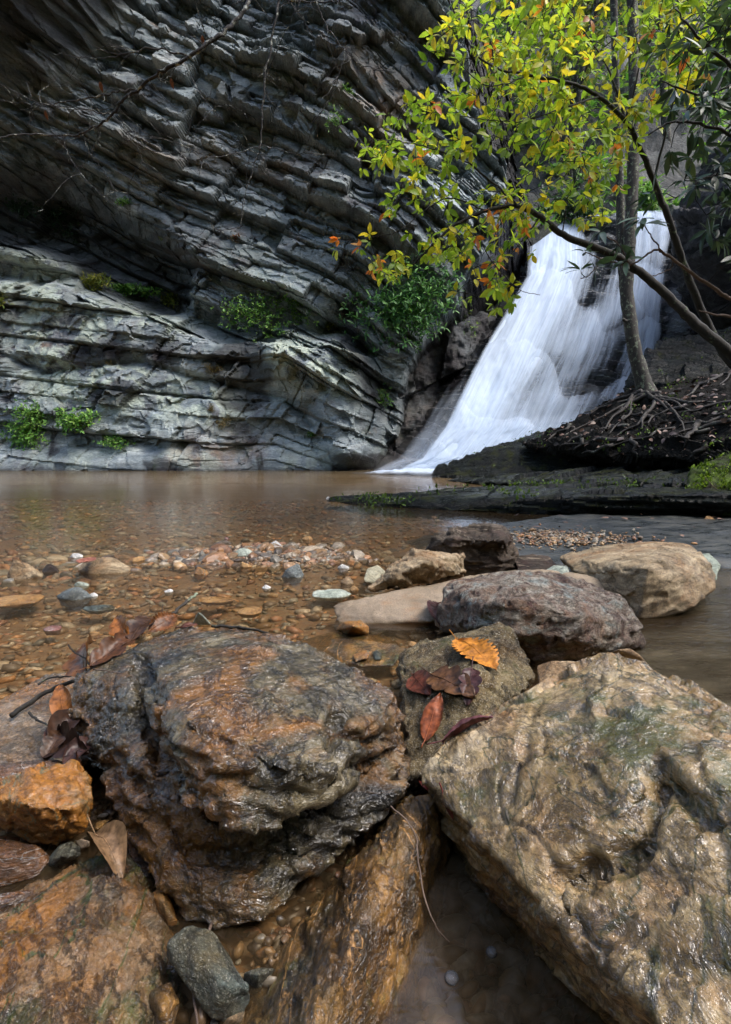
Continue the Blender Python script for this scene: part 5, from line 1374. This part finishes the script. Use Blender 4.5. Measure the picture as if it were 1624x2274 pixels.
# ---- plants on the cliff
GREEN = [(.05, .14, .025), (.10, .25, .04), (.17, .34, .06), (.28, .42, .09)]
DARKG = [(.015, .04, .015), (.03, .07, .03), (.05, .10, .04)]
YEL = [(.10, .16, .03), (.22, .26, .04), (.30, .28, .05)]
BROWN = [(.16, .10, .03), (.22, .16, .05), (.12, .12, .04)]
def bush(name, label, px, py, r, n, L, W, pal, seed, sq=.8, where=on_cliff, group=None, cat='plant', out=.35, stems=True, nl=4, droop=.2):
    rng = np.random.default_rng(seed)
    c = np.array(where(px, py)) if callable(where) else np.array(where)
    root = empty(name, c); tag(root, label, cat, group)
    a = rng.normal(0, 1, (n, 3)); a = unit(a) * (rng.random((n, 1)) ** .45)
    lump = .7 + .6 * rng.random(n)[:, None]
    sub_ = unit(rng.normal(0, 1, (5, 3))) * rng.uniform(.3, .85, (5, 1)); a = a * rng.uniform(.5, .7) + sub_[rng.integers(0, 5, n)]
    P = c + a * lump * np.array([r, r * .5, r * sq]) + np.array([0, -out * r, .1 * r])
    tw, lf = MB(), MB()
    if stems:
        nodes = [c + (np.array([rng.uniform(-.3, .3) * r, -.05, -.35 * r * sq]))]
        T3, ax = grow(tw, nodes, P, rng, r=.006, step=r * .3)
    else:
        T3, ax = P, P - c
    whorls(lf, T3, unit(ax) * .6 + np.array([0, -.4, .6]), rng, nl, L, W, pal, 1.2, droop)
    if stems: tw.build('stems', M['twig'], root)
    lf.build('leaves', M['plant'], root)
for i, a in enumerate([
    ("leafy bright green shrub on the shore rock at far left", 66, 955, .95, 430, .11, .45, GREEN, .75),
    ("small green sapling right of the shrub at far left", 190, 945, .62, 130, .12, .5, GREEN, .7),
    ("low green sprig at the water's edge right of the sapling", 258, 985, .42, 60, .10, .4, GREEN, .4),
    ("airy light green shrub on the ledge in the middle of the cliff", 575, 706, 1.05, 300, .09, .5, GREEN, .62),
    ("small light green shrub hanging right of the airy shrub", 668, 700, .45, 70, .08, .5, GREEN, .9),
    ("large dense evergreen shrub beside the waterfall under the yellow leaves", 925, 690, 1.55, 620, .17, .30, [(.03, .10, .03), (.06, .17, .04), (.10, .25, .06), (.18, .35, .09)], .85),
    ("mossy hanging greenery between the evergreen shrub and the falling water", 1010, 740, .55, 160, .09, .4, GREEN, 1.3),
    ("clump of ferns in the dark groove at left", 215, 632, .50, 110, .16, .25, YEL, .5),
    ("dense green plants lining the groove under the upper beds", 300, 655, .62, 190, .12, .45, GREEN, .35),
    ("green plants trailing at the right end of the groove", 385, 672, .35, 70, .11, .45, YEL, .5),
    ("dim green plants in the dark hollow at upper left", 165, 490, .70, 130, .12, .4, DARKG, .7),
    ("faint green plants at the left edge of the dark hollow", 40, 480, .60, 90, .11, .4, DARKG, .6),
    ("small green tuft beneath the hanging twigs", 278, 455, .22, 30, .10, .35, GREEN, .6),
    ("little plant with yellow-green leaves on the upper ledge", 365, 540, .18, 16, .10, .35, YEL, .4),
    ("tiny reddish plant on the ledge above the groove", 525, 532, .16, 16, .09, .4, [(.25, .05, .03), (.12, .16, .04)], .5),
    ("pale green plant near the rusty patch of the upper cliff", 745, 268, .30, 40, .09, .3, GREEN, 1.3),
    ("small green plant high on the cliff beside the rusty patch", 778, 205, .20, 22, .09, .4, GREEN, .8),
    ("small yellow-green rosette right of the airy shrub", 735, 728, .20, 20, .10, .4, YEL, .4),
    ("green tuft in the dark crack at the foot of the cliff", 848, 900, .25, 40, .10, .4, GREEN, 1.2),
    ("small green plant low on the buttress near the waterline", 690, 968, .22, 26, .10, .4, GREEN, .5),
    ("tuft of yellow-green leaves at the left edge above the wall", 4, 680, .30, 30, .13, .4, YEL, .7),
]):
    bush('cliff_plant', *a[:3], a[3] * 1.2, int(a[4] * 1.4), a[5], a[6], a[7], 60 + i, sq=a[8], group='plants on the cliff')
for i, a in enumerate([
    ("round yellowish moss cushion on the lower wall", 476, 820, .24, 260), ("small brown moss tuft near the bottom of the wall", 470, 905, .15, 120),
    ("hanging green-brown moss tuft low on the wall", 502, 942, .22, 200), ("flat brown moss patch left of the round cushion", 243, 806, .15, 110)]):
    bush('moss_tuft', a[0], a[1], a[2], a[3], a[4], .05, .3, BROWN, 90 + i, sq=.9, group='moss tufts on the lower wall', stems=False, nl=3, cat='moss', out=.2)
def bare_shrub(label, px, py, seed, r=.8):
    rng = np.random.default_rng(seed)
    c = np.array(on_cliff(px, py)); mb = MB()
    for k in range(34):
        d = unit(rng.normal(0, 1, 3) + np.array([0, -.8, .5])); Q = [c]
        for q in range(7):
            d = unit(d + rng.normal(0, .22, 3)); Q.append(Q[-1] + d * r / 7 * rng.uniform(.6, 1.2))
        mb.tube(np.array(Q), np.linspace(.009, .003, 8), 4)
    tag(mb.build('bare_shrub', M['bark']), label, 'shrub')
bare_shrub("grey leafless shrub clinging to the cliff above the evergreen shrub", 785, 600, 5, .95)
bare_shrub("thin leafless shrub at the edge of the airy shrub", 660, 690, 6, .6)

# ---- wood on the hillside above the fall
def build_wood():
    rng = np.random.default_rng(77)
    spots = []
    for k in range(14):
        y = rng.uniform(27, 46); px = rng.uniform(1080, 1640)
        spots.append((px, y))
    protos = []
    for v in range(3):
        c, l = MB(), MB()
        h = 15.0
        P = spline([(0, 0, -.5), (rng.normal(0, .2), rng.normal(0, .2), 4), (rng.normal(0, .4), 0, 9), (rng.normal(0, .6), 0, h)], 6)
        c.tube(P, np.linspace(.20, .05, len(P)), 8, rough=.15)
        br = [P]
        for k in range(11):
            j = rng.integers(5, len(P) - 1); a = rng.uniform(0, 6.28); ln = rng.uniform(1.2, 3.2)
            Q = spline([P[j], P[j] + np.array([math.cos(a) * ln * .5, math.sin(a) * ln * .5, ln * .35]), P[j] + np.array([math.cos(a) * ln, math.sin(a) * ln, ln * .5])], 5)
            c.tube(Q, np.linspace(.045, .012, len(Q)), 5); br.append(Q)
        N = np.vstack(br)
        T = N[rng.integers(0, len(N), 260)] + rng.normal(0, .55, (260, 3)); T = T[T[:, 2] > 2.5]
        T3, ax = grow(c, N, T, rng, r=.010, step=.5)
        whorls(l, T3, ax + np.array([0, 0, .3]), rng, 5, .26, .5, [(.06, .12, .03), (.14, .22, .05), (.24, .30, .07), (.30, .26, .06)], 1.2, .4)
        protos.append((c, l))
    first = {}
    looks = ["slender tree with thin yellow-green foliage", "pale thin tree with sparse green foliage", "bent tree with loose green foliage"]
    for k, (px, y) in enumerate(sorted(spots, key=lambda s: s[1])):
        a, b, _ = ray(px, 0)
        x = a / b * y; z = float(hill_z(np.array([x]), np.array([y]))[0])
        v = k % 3
        if v not in first:
            root = empty('hillside_tree', (x, y, z))
            for mbx, nm, mt in ((protos[v][0], 'trunk', M['bark']), (protos[v][1], 'crown', M['plant'])):
                mbx.V = [q + np.array([x, y, z]) for q in mbx.V]
                mbx.build(nm, mt, root)
            first[v] = root
        else:
            root = first[v].copy(); COL.objects.link(root); root.location = (x, y, z)
            for ch in first[v].children:
                d = ch.copy(); COL.objects.link(d); d.parent = root
            root.rotation_euler = (0, 0, rng.uniform(0, 6.28)); s_ = rng.uniform(.7, 1.15); root.scale = (s_, s_, s_)
        order = sorted(spots).index((px, y))
        nth = ['leftmost', 'second', 'third', 'fourth', 'fifth', 'sixth', 'seventh', 'eighth', 'ninth', 'tenth', 'eleventh', 'twelfth', 'thirteenth', 'rightmost'][order]
        tag(root, looks[v] + ", " + nth + (" from the left" if 0 < order < 13 else "") + " above the waterfall", "tree", "trees on the hillside above the waterfall")
    # undergrowth on the hillside: nobody could count it
    n = 4200
    X = rng.uniform(2, 34, n); Y = rng.uniform(25.5, 46, n)
    m = fbm(X * .35, Y * .35, 0 * X, 3, 5) > -.1
    X, Y = X[m], Y[m]
    P = np.stack([X, Y, hill_z(X, Y) + rng.uniform(0, .6, len(X))], 1)
    u = MB(); whorls(u, P, np.array([[0, -.3, 1.0]]) + 0 * P, rng, 6, .42, .35, GREEN + YEL[:1], 1.2, .3)
    tag(u.build('undergrowth', M['plant']), "green undergrowth on the slope above the waterfall", "undergrowth", kind='stuff')
build_wood()
bush('fern_clump', "bright green ferns on the bank at the top of the waterfall", 1435, 440, .9, 200, .30, .25, GREEN, 120, where=(1435 and atY(1435, 445, 25.6)), cat='fern')
bush('shrub', "dark green shrub at the left end of the top of the waterfall", 1255, 480, 1.4, 260, .28, .35, DARKG + GREEN[:1], 121, where=atY(1258, 480, 24.2), cat='shrub', sq=.7)

# moss pads on the boulder at the right edge and on the bank
def moss_pads():
    rng = np.random.default_rng(31)
    for key, idx, n, wid, pal, lb in [('boulder', -1, 9000, .016, [(.05, .09, .01), (.12, .20, .015), (.22, .34, .025)], "")]:
        V = ROCKV[key][idx]
        P = V[rng.integers(0, len(V), n)]
        m = fbm(P[:, 0] * 5, P[:, 1] * 5, P[:, 2] * 5, 3, 3) > -.15
        P = P[m] + rng.normal(0, .006, (m.sum(), 3)) + np.array([0, -.006, .008])
        mb = MB(); k = len(P); pal = np.array(pal)
        leaves(mb, P, rng.normal(0, .5, (k, 3)) + np.array([0, -.3, 1]), rng.normal(0, 1, (k, 3)), rng.uniform(.02, .045, k), rng.uniform(.3, .6, k), pal[rng.integers(0, 3, k)], .5)
        bo = [o for o in COL.objects if o.get('label', '').startswith('bright moss-covered')][0]
        mo = mb.build('moss', M['plant'], bo)
    V = np.vstack([ROCKV['ledge'][0], ROCKV['ledge'][3], ROCKV['earth_bank'][0], ROCKV['ledge'][2]])
    a, b, f = project(V)
    V = V[(a < 1660)]
    P = V[rng.integers(0, len(V), 9000)]
    m = fbm(P[:, 0] * 2.2, P[:, 1] * 2.2, P[:, 2] * 4, 3, 8) > .42
    P = P[m] + np.array([0, -.02, .02]); k = len(P)
    P = np.repeat(P, 3, 0) + rng.normal(0, .04, (k * 3, 3)); k = len(P)
    mb = MB(); pal = np.array([(.03, .06, .01), (.06, .11, .015), (.10, .17, .02)])
    leaves(mb, P, rng.normal(0, .6, (k, 3)) + np.array([0, -.3, .8]), rng.normal(0, 1, (k, 3)), rng.uniform(.03, .07, k), rng.uniform(.35, .6, k), pal[rng.integers(0, 3, k)], .4)
    tag(mb.build('bank_moss', M['plant']), "green moss and liverwort growing over the dark ledges of the bank", "moss", kind='stuff')
moss_pads()
# ------------------------------------------------------------------ dead leaves and twigs
def outline(kind, t):
    """half-width of a leaf along its length"""
    if kind == 'lance': return np.sin(np.pi * t ** .85) ** .8
    if kind == 'oak': return (np.sin(np.pi * t ** .8) ** .7) * (.62 + .38 * np.abs(np.sin(t * np.pi * 3.6)) ** .6)
    return (np.sin(np.pi * t ** .9) ** .75) * (.90 + .10 * np.sign(np.sin(t * np.pi * 22)))
def dead_leaf(label, base, tip, width, kind, col, up=(0, -.3, 1), curl=.2, bend=.15, seed=1, stalk=.25, group=None, name='dead_leaf', lift=.004, lie=False):
    rng = np.random.default_rng(seed)
    base, tip = np.array(base, float), np.array(tip, float)
    if lie:
        c = (base + tip) / 2; near = []
        for k in ROCKV:
            for V in ROCKV[k]:
                m = np.abs(V - c).max(1) < .05
                if m.any(): near.append(V[m])
        if near:
            Q = np.vstack(near); w_, v_ = np.linalg.eigh(np.cov((Q - Q.mean(0)).T))
            nn = v_[:, 0]
            if nn @ (np.array([0, 0, CAMZ]) - c) < 0: nn = -nn
            up = nn; hh = ((Q - c) @ nn)
            lift = max(lift, np.percentile(hh, 80) + .004)
    d = tip - base; L = np.linalg.norm(d); d = d / L
    s = unit(np.cross(d, np.array(up, float))); u = np.cross(s, d)
    nt, nw = 46, 9
    t = np.linspace(0.0, 1, nt); w = np.linspace(-1, 1, nw)
    hw = np.maximum(outline(kind, t) * width * L * .5, .0006)
    T, W = np.meshgrid(t, w, indexing='ij')
    H = hw[:, None] * W
    z = curl * np.abs(W) ** 1.6 * hw[:, None] + bend * L * (-(T - .5) ** 2 * 2 + .3) + .020 * L * fbm(T * 3 + seed, W * 1.5, 0 * T, 3, seed) * 2 + lift + .004 * L * np.cos(T * 60 - np.abs(W) * 6)
    V = base + T[..., None] * d * L + H[..., None] * s + z[..., None] * u
    mb = MB()
    n = nt * nw
    F = grid_faces(nt, nw)
    c = np.array(col)[None] * (1 + .35 * fbm(T * 4 + seed, W * 2, 0 * T, 3, seed + 4)).reshape(-1, 1)
    mb.V.append(V.reshape(-1, 3)); mb.F.setdefault(4, []).append(F); mb.C.append(np.clip(c, .002, 1)); mb.n += n
    off = V.reshape(-1, 3) - u * .0007
    mb.add(off, F[:, ::-1], col)
    mid = V[:, nw // 2, :] + u * .0008
    st = [mid[0] - d * stalk * L + u * stalk * L * .25, mid[0] - d * stalk * L * .5 + u * .03 * L] + [mid[i] for i in range(0, nt, 5)]
    mb.tube(np.array(st), np.linspace(.0016, .0005, len(st)), 5, np.array(col) * 1.3)
    o = mb.build(name, M['deadleaf'])
    tag(o, label, 'leaf', group)
    return o
B = ROCKV['boulder']; GR = B[6] if False else None
def on(px, py, rad=10):
    """place on whatever stone stands at this picture point"""
    best = None
    for k in ROCKV:
        if k in ('earth_bank', 'ledge', 'overhang'): continue
        for V in ROCKV[k]:
            a, b, f = project(V[::3])
            m = (np.abs(a - px) < rad) & (np.abs(b - py) < rad)
            if m.any():
                v = V[::3][m]; ff = f[m]; j = np.argmin(ff)
                if best is None or ff[j] < best[0]: best = (ff[j], v[j])
    return best[1] if best is not None else np.array(atZ(px, py, .0))
NU_ = (0, -.75, .65)
_dl = dead_leaf
def dead_leaf(*a, **k):
    if len(a) > 6 and a[6] is NU_: k['lie'] = True
    return _dl(*a, **k)
dead_leaf("large orange-yellow toothed leaf lying on the grainy rock", on(1010, 1428), on(1112, 1500), .54, 'toothed', (.36, .14, .02), NU_, .25, .12, 1)
dead_leaf("dark brown lobed oak leaf on the grainy rock below the orange leaf", on(952, 1505), on(1068, 1552), .62, 'oak', (.075, .034, .014), NU_, .3, .1, 2)
dead_leaf("dark shiny lobe of a second oak leaf crossing the first", on(1040, 1478), on(1040, 1565), .5, 'oak', (.05, .02, .018), NU_, .4, .1, 3)
dead_leaf("small dark red curled leaf left of the oak leaf", on(912, 1497), on(955, 1535), .42, 'lance', (.12, .035, .02), NU_, .2, .1, 4, stalk=.1)
dead_leaf("smooth red-brown oval leaf low on the grainy rock", on(938, 1645), on(972, 1537), .42, 'lance', (.20, .055, .018), NU_, .15, .06, 5, stalk=.15)
dead_leaf("dark purple curled leaf in the notch beside the huge right boulder", on(988, 1650), on(1095, 1588), .32, 'lance', (.09, .03, .03), NU_, .5, .15, 6)
dead_leaf("small dark curled leaf upright against the purple-grey boulder", on(968, 1392), on(962, 1330), .3, 'lance', (.05, .02, .02), (0, -1, .2), .5, .1, 7)
dead_leaf("pale brown curled leaf with a light stem among the stones at lower left", atZ(212, 1850, .075), atZ(272, 1955, .06), .42, 'lance', (.20, .12, .06), (.5, -.5, .6), 1.1, .3, 8, stalk=.35)
dead_leaf("thin red-brown leaf stuck in the joint between the two big boulders", on(925, 1738), on(985, 1752), .25, 'lance', (.12, .02, .012), NU_, .6, .2, 9)
dead_leaf("narrow dark red leaf hanging down the wedge's top end", on(975, 1760), on(998, 1830), .22, 'lance', (.10, .02, .015), (0, -1, .1), .4, .1, 10)
dead_leaf("upright brown-orange narrow leaf at the left side of the folded boulder", atZ(155, 1610, .13), atZ(132, 1520, .20), .42, 'lance', (.20, .075, .02), (.3, -1, .2), .5, .15, 11)
dead_leaf("red-brown jagged leaf standing left of the pile", atZ(185, 1498, .22), atZ(202, 1420, .26), .62, 'oak', (.11, .045, .014), (-.2, -1, .3), .4, .2, 12)
dead_leaf("long dark red curled leaf along the back edge of the folded boulder", atZ(200, 1480, .25), atZ(310, 1412, .28), .42, 'oak', (.075, .030, .012), (0, -.8, .6), .5, .2, 13)
dead_leaf("dark maroon leaf leaning over the back of the folded boulder", atZ(290, 1425, .28), atZ(350, 1370, .31), .62, 'oak', (.05, .024, .012), (-.2, -.9, .4), .4, .2, 14)
dead_leaf("small bright rust leaf standing at the back of the leaf pile", atZ(285, 1420, .28), atZ(258, 1370, .32), .5, 'oak', (.24, .085, .018), (.1, -1, .3), .4, .2, 15)
dead_leaf("reddish leaf at the right end of the leaf pile by the leaning twig", atZ(330, 1402, .30), atZ(394, 1368, .32), .62, 'toothed', (.12, .045, .014), (.1, -.9, .5), .35, .15, 16)
dead_leaf("small brown leaf flat on the crest of the folded boulder", atZ(400, 1394, .30), atZ(440, 1388, .305), .35, 'lance', (.12, .05, .035), (0, -.5, .8), .3, .2, 17)
for i, (b, t, wd, c, lb) in enumerate([
    ((110, 1650, .12), (175, 1580, .15), .6, (.03, .014, .008), "dark crumpled leaf at the top of the leaf heap left of the folded boulder"),
    ((100, 1690, .11), (150, 1620, .14), .55, (.05, .024, .012), "brown-black leaf at the left of the leaf heap"),
    ((140, 1700, .11), (215, 1640, .13), .5, (.04, .018, .014), "dark purple leaf pointing right out of the leaf heap"),
    ((120, 1640, .12), (195, 1670, .13), .6, (.02, .010, .007), "black wet leaf in the middle of the leaf heap"),
    ((150, 1610, .13), (105, 1660, .12), .5, (.045, .02, .014), "curled black leaf under the upright leaf"),
    ((165, 1680, .11), (190, 1730, .10), .5, (.08, .028, .012), "small red-brown leaf at the foot of the leaf heap")]):
    dead_leaf(lb, atZ(*b), atZ(*t), wd, 'oak' if i % 2 else 'lance', c, (.2 - .1 * i, -.7, .6), .6, .3, 30 + i, group='leaf heap by the folded boulder')
dead_leaf("reddish leaf lying on the pale flat-topped stone", np.array(atZ(180, 1252, .10)), np.array(atZ(205, 1238, .10)), .6, 'lance', (.25, .10, .07), (0, -.2, 1), .1, .05, 40)
def twig(label, pts, r0, r1, mat='twig', cat='twig', seed=0, name='twig'):
    rng = np.random.default_rng(seed)
    P = spline([pt(p) if not isinstance(p, np.ndarray) else p for p in pts], 6)
    P[1:-1] += rng.normal(0, r0 * .25, P[1:-1].shape)
    mb = MB(); mb.tube(P, np.linspace(r0, r1, len(P)), 8, rough=.25)
    tag(mb.build(name, M[mat]), label, cat)
twig("black wet stick on the glossy slab at left", [(25, 1590, .07), (70, 1558, .085), (120, 1528, .11), (165, 1512, .14)], .0085, .006, 'bark_dark', seed=1)
twig("black curved stem above the stick", [(85, 1520, .13), (110, 1506, .14), (150, 1502, .16), (195, 1495, .2)], .0035, .002, 'bark_dark', seed=2)
twig("short black stem sticking out of the leaf heap", [(65, 1583, .12), (85, 1600, .12), (115, 1615, .13)], .004, .002, 'bark_dark', seed=3)
twig("curved red-brown leaf stem rising from the leaf pile", [(152, 1432, .27), (165, 1448, .26), (190, 1462, .255), (200, 1480, .25)], .003, .002, 'bark_dark', seed=4)
twig("leaning grey broken twig behind the folded boulder", [(365, 1382, .30), (400, 1348, .325), (420, 1332, .335), (438, 1318, .345)], .007, .0045, 'bark', seed=5)
twig("dark and tan twig lying behind the crest of the folded boulder", [(470, 1390, .305), (530, 1394, .305), (580, 1402, .30), (622, 1420, .29)], .005, .0035, 'bark_dark', seed=6)
twig("fine straight straw across the left shoulder of the folded boulder", [(208, 1486, .262), (240, 1490, .27), (272, 1496, .275)], .002, .0015, 'bark_tan', seed=7)
twig("thin brown stem dangling over the rust-brown wedge", [(868, 1790, .16), (905, 1825, .15), (925, 1862, .145), (930, 1920, .13), (945, 2000, .11), (970, 2060, .08), (998, 2092, .05)], .0016, .0012, 'bark_tan', seed=8)
twig("tiny upright stem among the leaves behind the folded boulder", [(358, 1390, .30), (360, 1360, .32), (362, 1342, .33)], .0018, .0012, 'bark_dark', seed=9)
twig("red grass stem bending through the bottom gap", [(470, 2050, .02), (440, 2150, .02), (430, 2200, .02), (440, 2290, .02)], .003, .002, 'bark_tan', seed=10)
twig("fallen twig on the moss-covered boulder", [(1565, 1060, 'y', 6.6), (1590, 1085, 'y', 6.55), (1620, 1100, 'y', 6.5)], .005, .003, 'bark_tan', seed=11)
# ------------------------------------------------------------------ gravel and pebbles (nobody could count them)
def ico(sub):
    bm = bmesh.new(); bmesh.ops.create_icosphere(bm, subdivisions=sub, radius=1)
    V = np.array([v.co[:] for v in bm.verts]); F = np.array([[v.index for v in f.verts] for f in bm.faces]); bm.free()
    return V, F
PALP = np.array([(.26, .15, .065), (.20, .115, .05), (.33, .21, .10), (.15, .10, .06), (.11, .10, .085), (.30, .26, .19), (.36, .17, .06), (.16, .17, .15), (.24, .11, .06), (.40, .35, .27), (.08, .06, .045)])
def pebbles(name, label, X, Y, Z, S, seed, bright=1.0, sub=2, flat=(.25, .5), pal=PALP, zup=.3, flatshade=False):
    rng = np.random.default_rng(seed)
    n = len(X); V0, F0 = ico(sub)
    Vs = []
    shapes = []
    for k in range(8):
        q = V0.copy()
        for _ in range(5):
            d = unit(rng.normal(0, 1, 3)); c = rng.uniform(.45, .8)
            h = q @ d; q = q - np.outer(np.maximum(h - c, 0), d)
        shapes.append(q)
    shapes = np.array(shapes)
    sh = shapes[rng.integers(0, 8, n)]
    sc = np.stack([S * rng.uniform(.8, 1.4, n), S * rng.uniform(.5, .95, n), S * rng.uniform(*flat, n)], 1) * .5
    sh = sh * sc[:, None, :]
    a = rng.uniform(0, np.pi, n) * .6 - .3; tx = rng.normal(0, .22, n)
    ca, sa = np.cos(a)[:, None], np.sin(a)[:, None]
    x = sh[..., 0] * ca - sh[..., 1] * sa; y = sh[..., 0] * sa + sh[..., 1] * ca
    z = sh[..., 2] + tx[:, None] * x
    V = np.stack([x + X[:, None], y + Y[:, None], z + (Z + sc[:, 2] * zup)[:, None]], -1)
    nv = V0.shape[0]
    F = (np.arange(n) * nv)[:, None, None] + F0[None]
    pal = pal * .72 + pal.mean(0) * .28
    c = pal[rng.integers(0, len(pal), n)] * rng.uniform(.65, 1.35, (n, 1)) * bright
    o = mk(name, V.reshape(-1, 3), F.reshape(-1, 3), M['pebble'], cols=np.repeat(np.clip(c, 0, 1), nv, 0), smooth=not flatshade)
    tag(o, label, 'gravel', kind='stuff')
def scatter_gravel():
    rng = np.random.default_rng(5)
    n = 17000
    Y = 1.0 + 9.5 * rng.random(n) ** 1.5
    X = rng.uniform(-.72, .72, n) * (Y + .3)
    m = ~((X > np.interp(Y, [0, 2.7, 4.6, 5.3, 6.1, 6.8, 8.2], [9, 1.4, 1.2, 1.05, 1.7, 3.0, 5.0]) + .1) & (Y > 2.75))
    X, Y = X[m], Y[m]
    S = rng.gamma(3.0, .012, len(X)) + .016
    S = np.minimum(S, .13) * np.interp(Y, [1, 4, 8], [.85, 1.15, 1.3])
    Z = bed_z(X, Y)
    pebbles('gravel', "brown and orange flat pebbles covering the stream bed", X, Y, Z, S, 1, sub=1)
    # the bar of sharper stones breaking the surface
    n = 2600
    a = rng.uniform(0, 6.28, n); r = np.sqrt(rng.random(n))
    X = -.85 + 1.15 * r * np.cos(a) + rng.normal(0, .1, n); Y = 4.45 + .42 * r * np.sin(a) + rng.normal(0, .08, n)
    pebbles('gravel_bar', "bar of small orange, pink and white stones breaking the water", X, Y, bed_z(X, Y) + .004, rng.gamma(2.2, .017, n) + .015, 2, .62, 2, (.4, .8), np.vstack([PALP, [(.46, .38, .27), (.42, .21, .10), (.34, .2, .1)]]), flatshade=True)
    n = 700
    X = rng.normal(-2.35, .55, n); Y = rng.normal(4.1, .35, n)
    pebbles('shore_gravel', "loose stones between the pale stones at left", X, Y, bed_z(X, Y), rng.gamma(2.5, .016, n) + .02, 3, 1.0, 2, (.4, .7))
    n = 900
    X = rng.normal(1.75, .30, n); Y = rng.normal(4.95, .22, n)
    pebbles('shelf_gravel', "strip of small tan gravel on the bedrock behind the rock pile", X, Y, X * 0 + .035, rng.gamma(2, .010, n) + .015, 4, 1.3, 1, (.4, .7))
    # pebbles caught in the gaps between the near boulders
    P = []
    for (px, py, sx, sy, k) in [(770, 1960, 14, 30, 60), (715, 2060, 22, 40, 90), (660, 2110, 25, 22, 70), (600, 2140, 30, 30, 60), (360, 2020, 15, 40, 60), (470, 2265, 25, 15, 30), (250, 1810, 18, 12, 24), (90, 1870, 30, 8, 16), (300, 1950, 20, 25, 40), (640, 2200, 30, 40, 50)]:
        for _ in range(k): P.append(atZ(px + rng.normal(0, sx), py + rng.normal(0, sy), rng.uniform(-.05, .0)))
    P = np.array(P)
    pebbles('gap_gravel', "small wet pebbles caught between the near boulders", P[:, 0], P[:, 1], P[:, 2], rng.gamma(3, .0035, len(P)) + .007, 6, .5, 2, (.5, .9))
    n = 900
    X = rng.uniform(-.75, .35, n); Y = rng.uniform(.72, 1.25, n)
    pebbles('gap_bed', "dark wet pebbles on the floor under the near boulders", X, Y, X * 0 - .075, rng.gamma(3, .009, n) + .02, 7, .5, 2, (.5, .8))
scatter_gravel()
# fallen leaves on the bank and the shelf
def litter():
    rng = np.random.default_rng(15)
    V = ROCKV['earth_bank'][0]
    a, b, f = project(V)
    idx = np.where((a < 1700) & (f < 14.5))[0]
    idx = rng.choice(idx, 1300)
    P = V[idx] + np.array([0, -.02, .03])
    mb = MB(); n = len(P)
    pal = np.array([(.06, .03, .018), (.03, .016, .012), (.10, .055, .035), (.17, .10, .07), (.015, .01, .008), (.025, .018, .014)])
    leaves(mb, P, unit(rng.normal(0, 1, (n, 3)) * [1, 1, .3]), unit(rng.normal(0, .5, (n, 3)) + [0, -.3, 1]), rng.uniform(.06, .15, n), rng.uniform(.4, .7, n), pal[rng.integers(0, 6, n)], .3)
    n = 60
    X = rng.uniform(1.2, 4.5, n); Y = rng.uniform(4.6, 6.6, n)
    leaves(mb, np.stack([X, Y, 0 * X + .055], 1), unit(rng.normal(0, 1, (n, 3)) * [1, 1, .1]), unit(rng.normal(0, .2, (n, 3)) + [0, 0, 1]), rng.uniform(.03, .09, n), rng.uniform(.4, .7, n), pal[rng.integers(0, 4, n)] * 1.3, .1)
    tag(mb.build('leaf_litter', M['litter']), "dull brown fallen leaves on the dark bank", 'leaf litter', kind='stuff')
litter()
# bubbles on the dark water between the near boulders
def bubbles():
    n = NT("water bubble film")
    fr = n.node('ShaderNodeFresnel', {'IOR': 1.33})
    sk = n.node('ShaderNodeMixShader', {0: .12, 1: n.node('ShaderNodeBsdfTransparent'), 2: n.node('ShaderNodeBsdfDiffuse', {'Color': (.6, .65, .7, 1)})})
    m = n.done(n.node('ShaderNodeMixShader', {0: fr, 1: sk, 2: n.node('ShaderNodeBsdfGlossy', {'Roughness': .05})}))
    V0, F0 = ico(3)
    for px, py, r, lb in [(1092, 2115, .010, "small round bubble on the water, the farther of two"), (1003, 2172, .012, "larger round bubble on the water in the gap, the nearer of two")]:
        c = np.array(atZ(px, py, .002))
        tag(mk('bubble', V0 * np.array([r, r, r * .75]) + c, F0, m), lb, 'bubble')
bubbles()
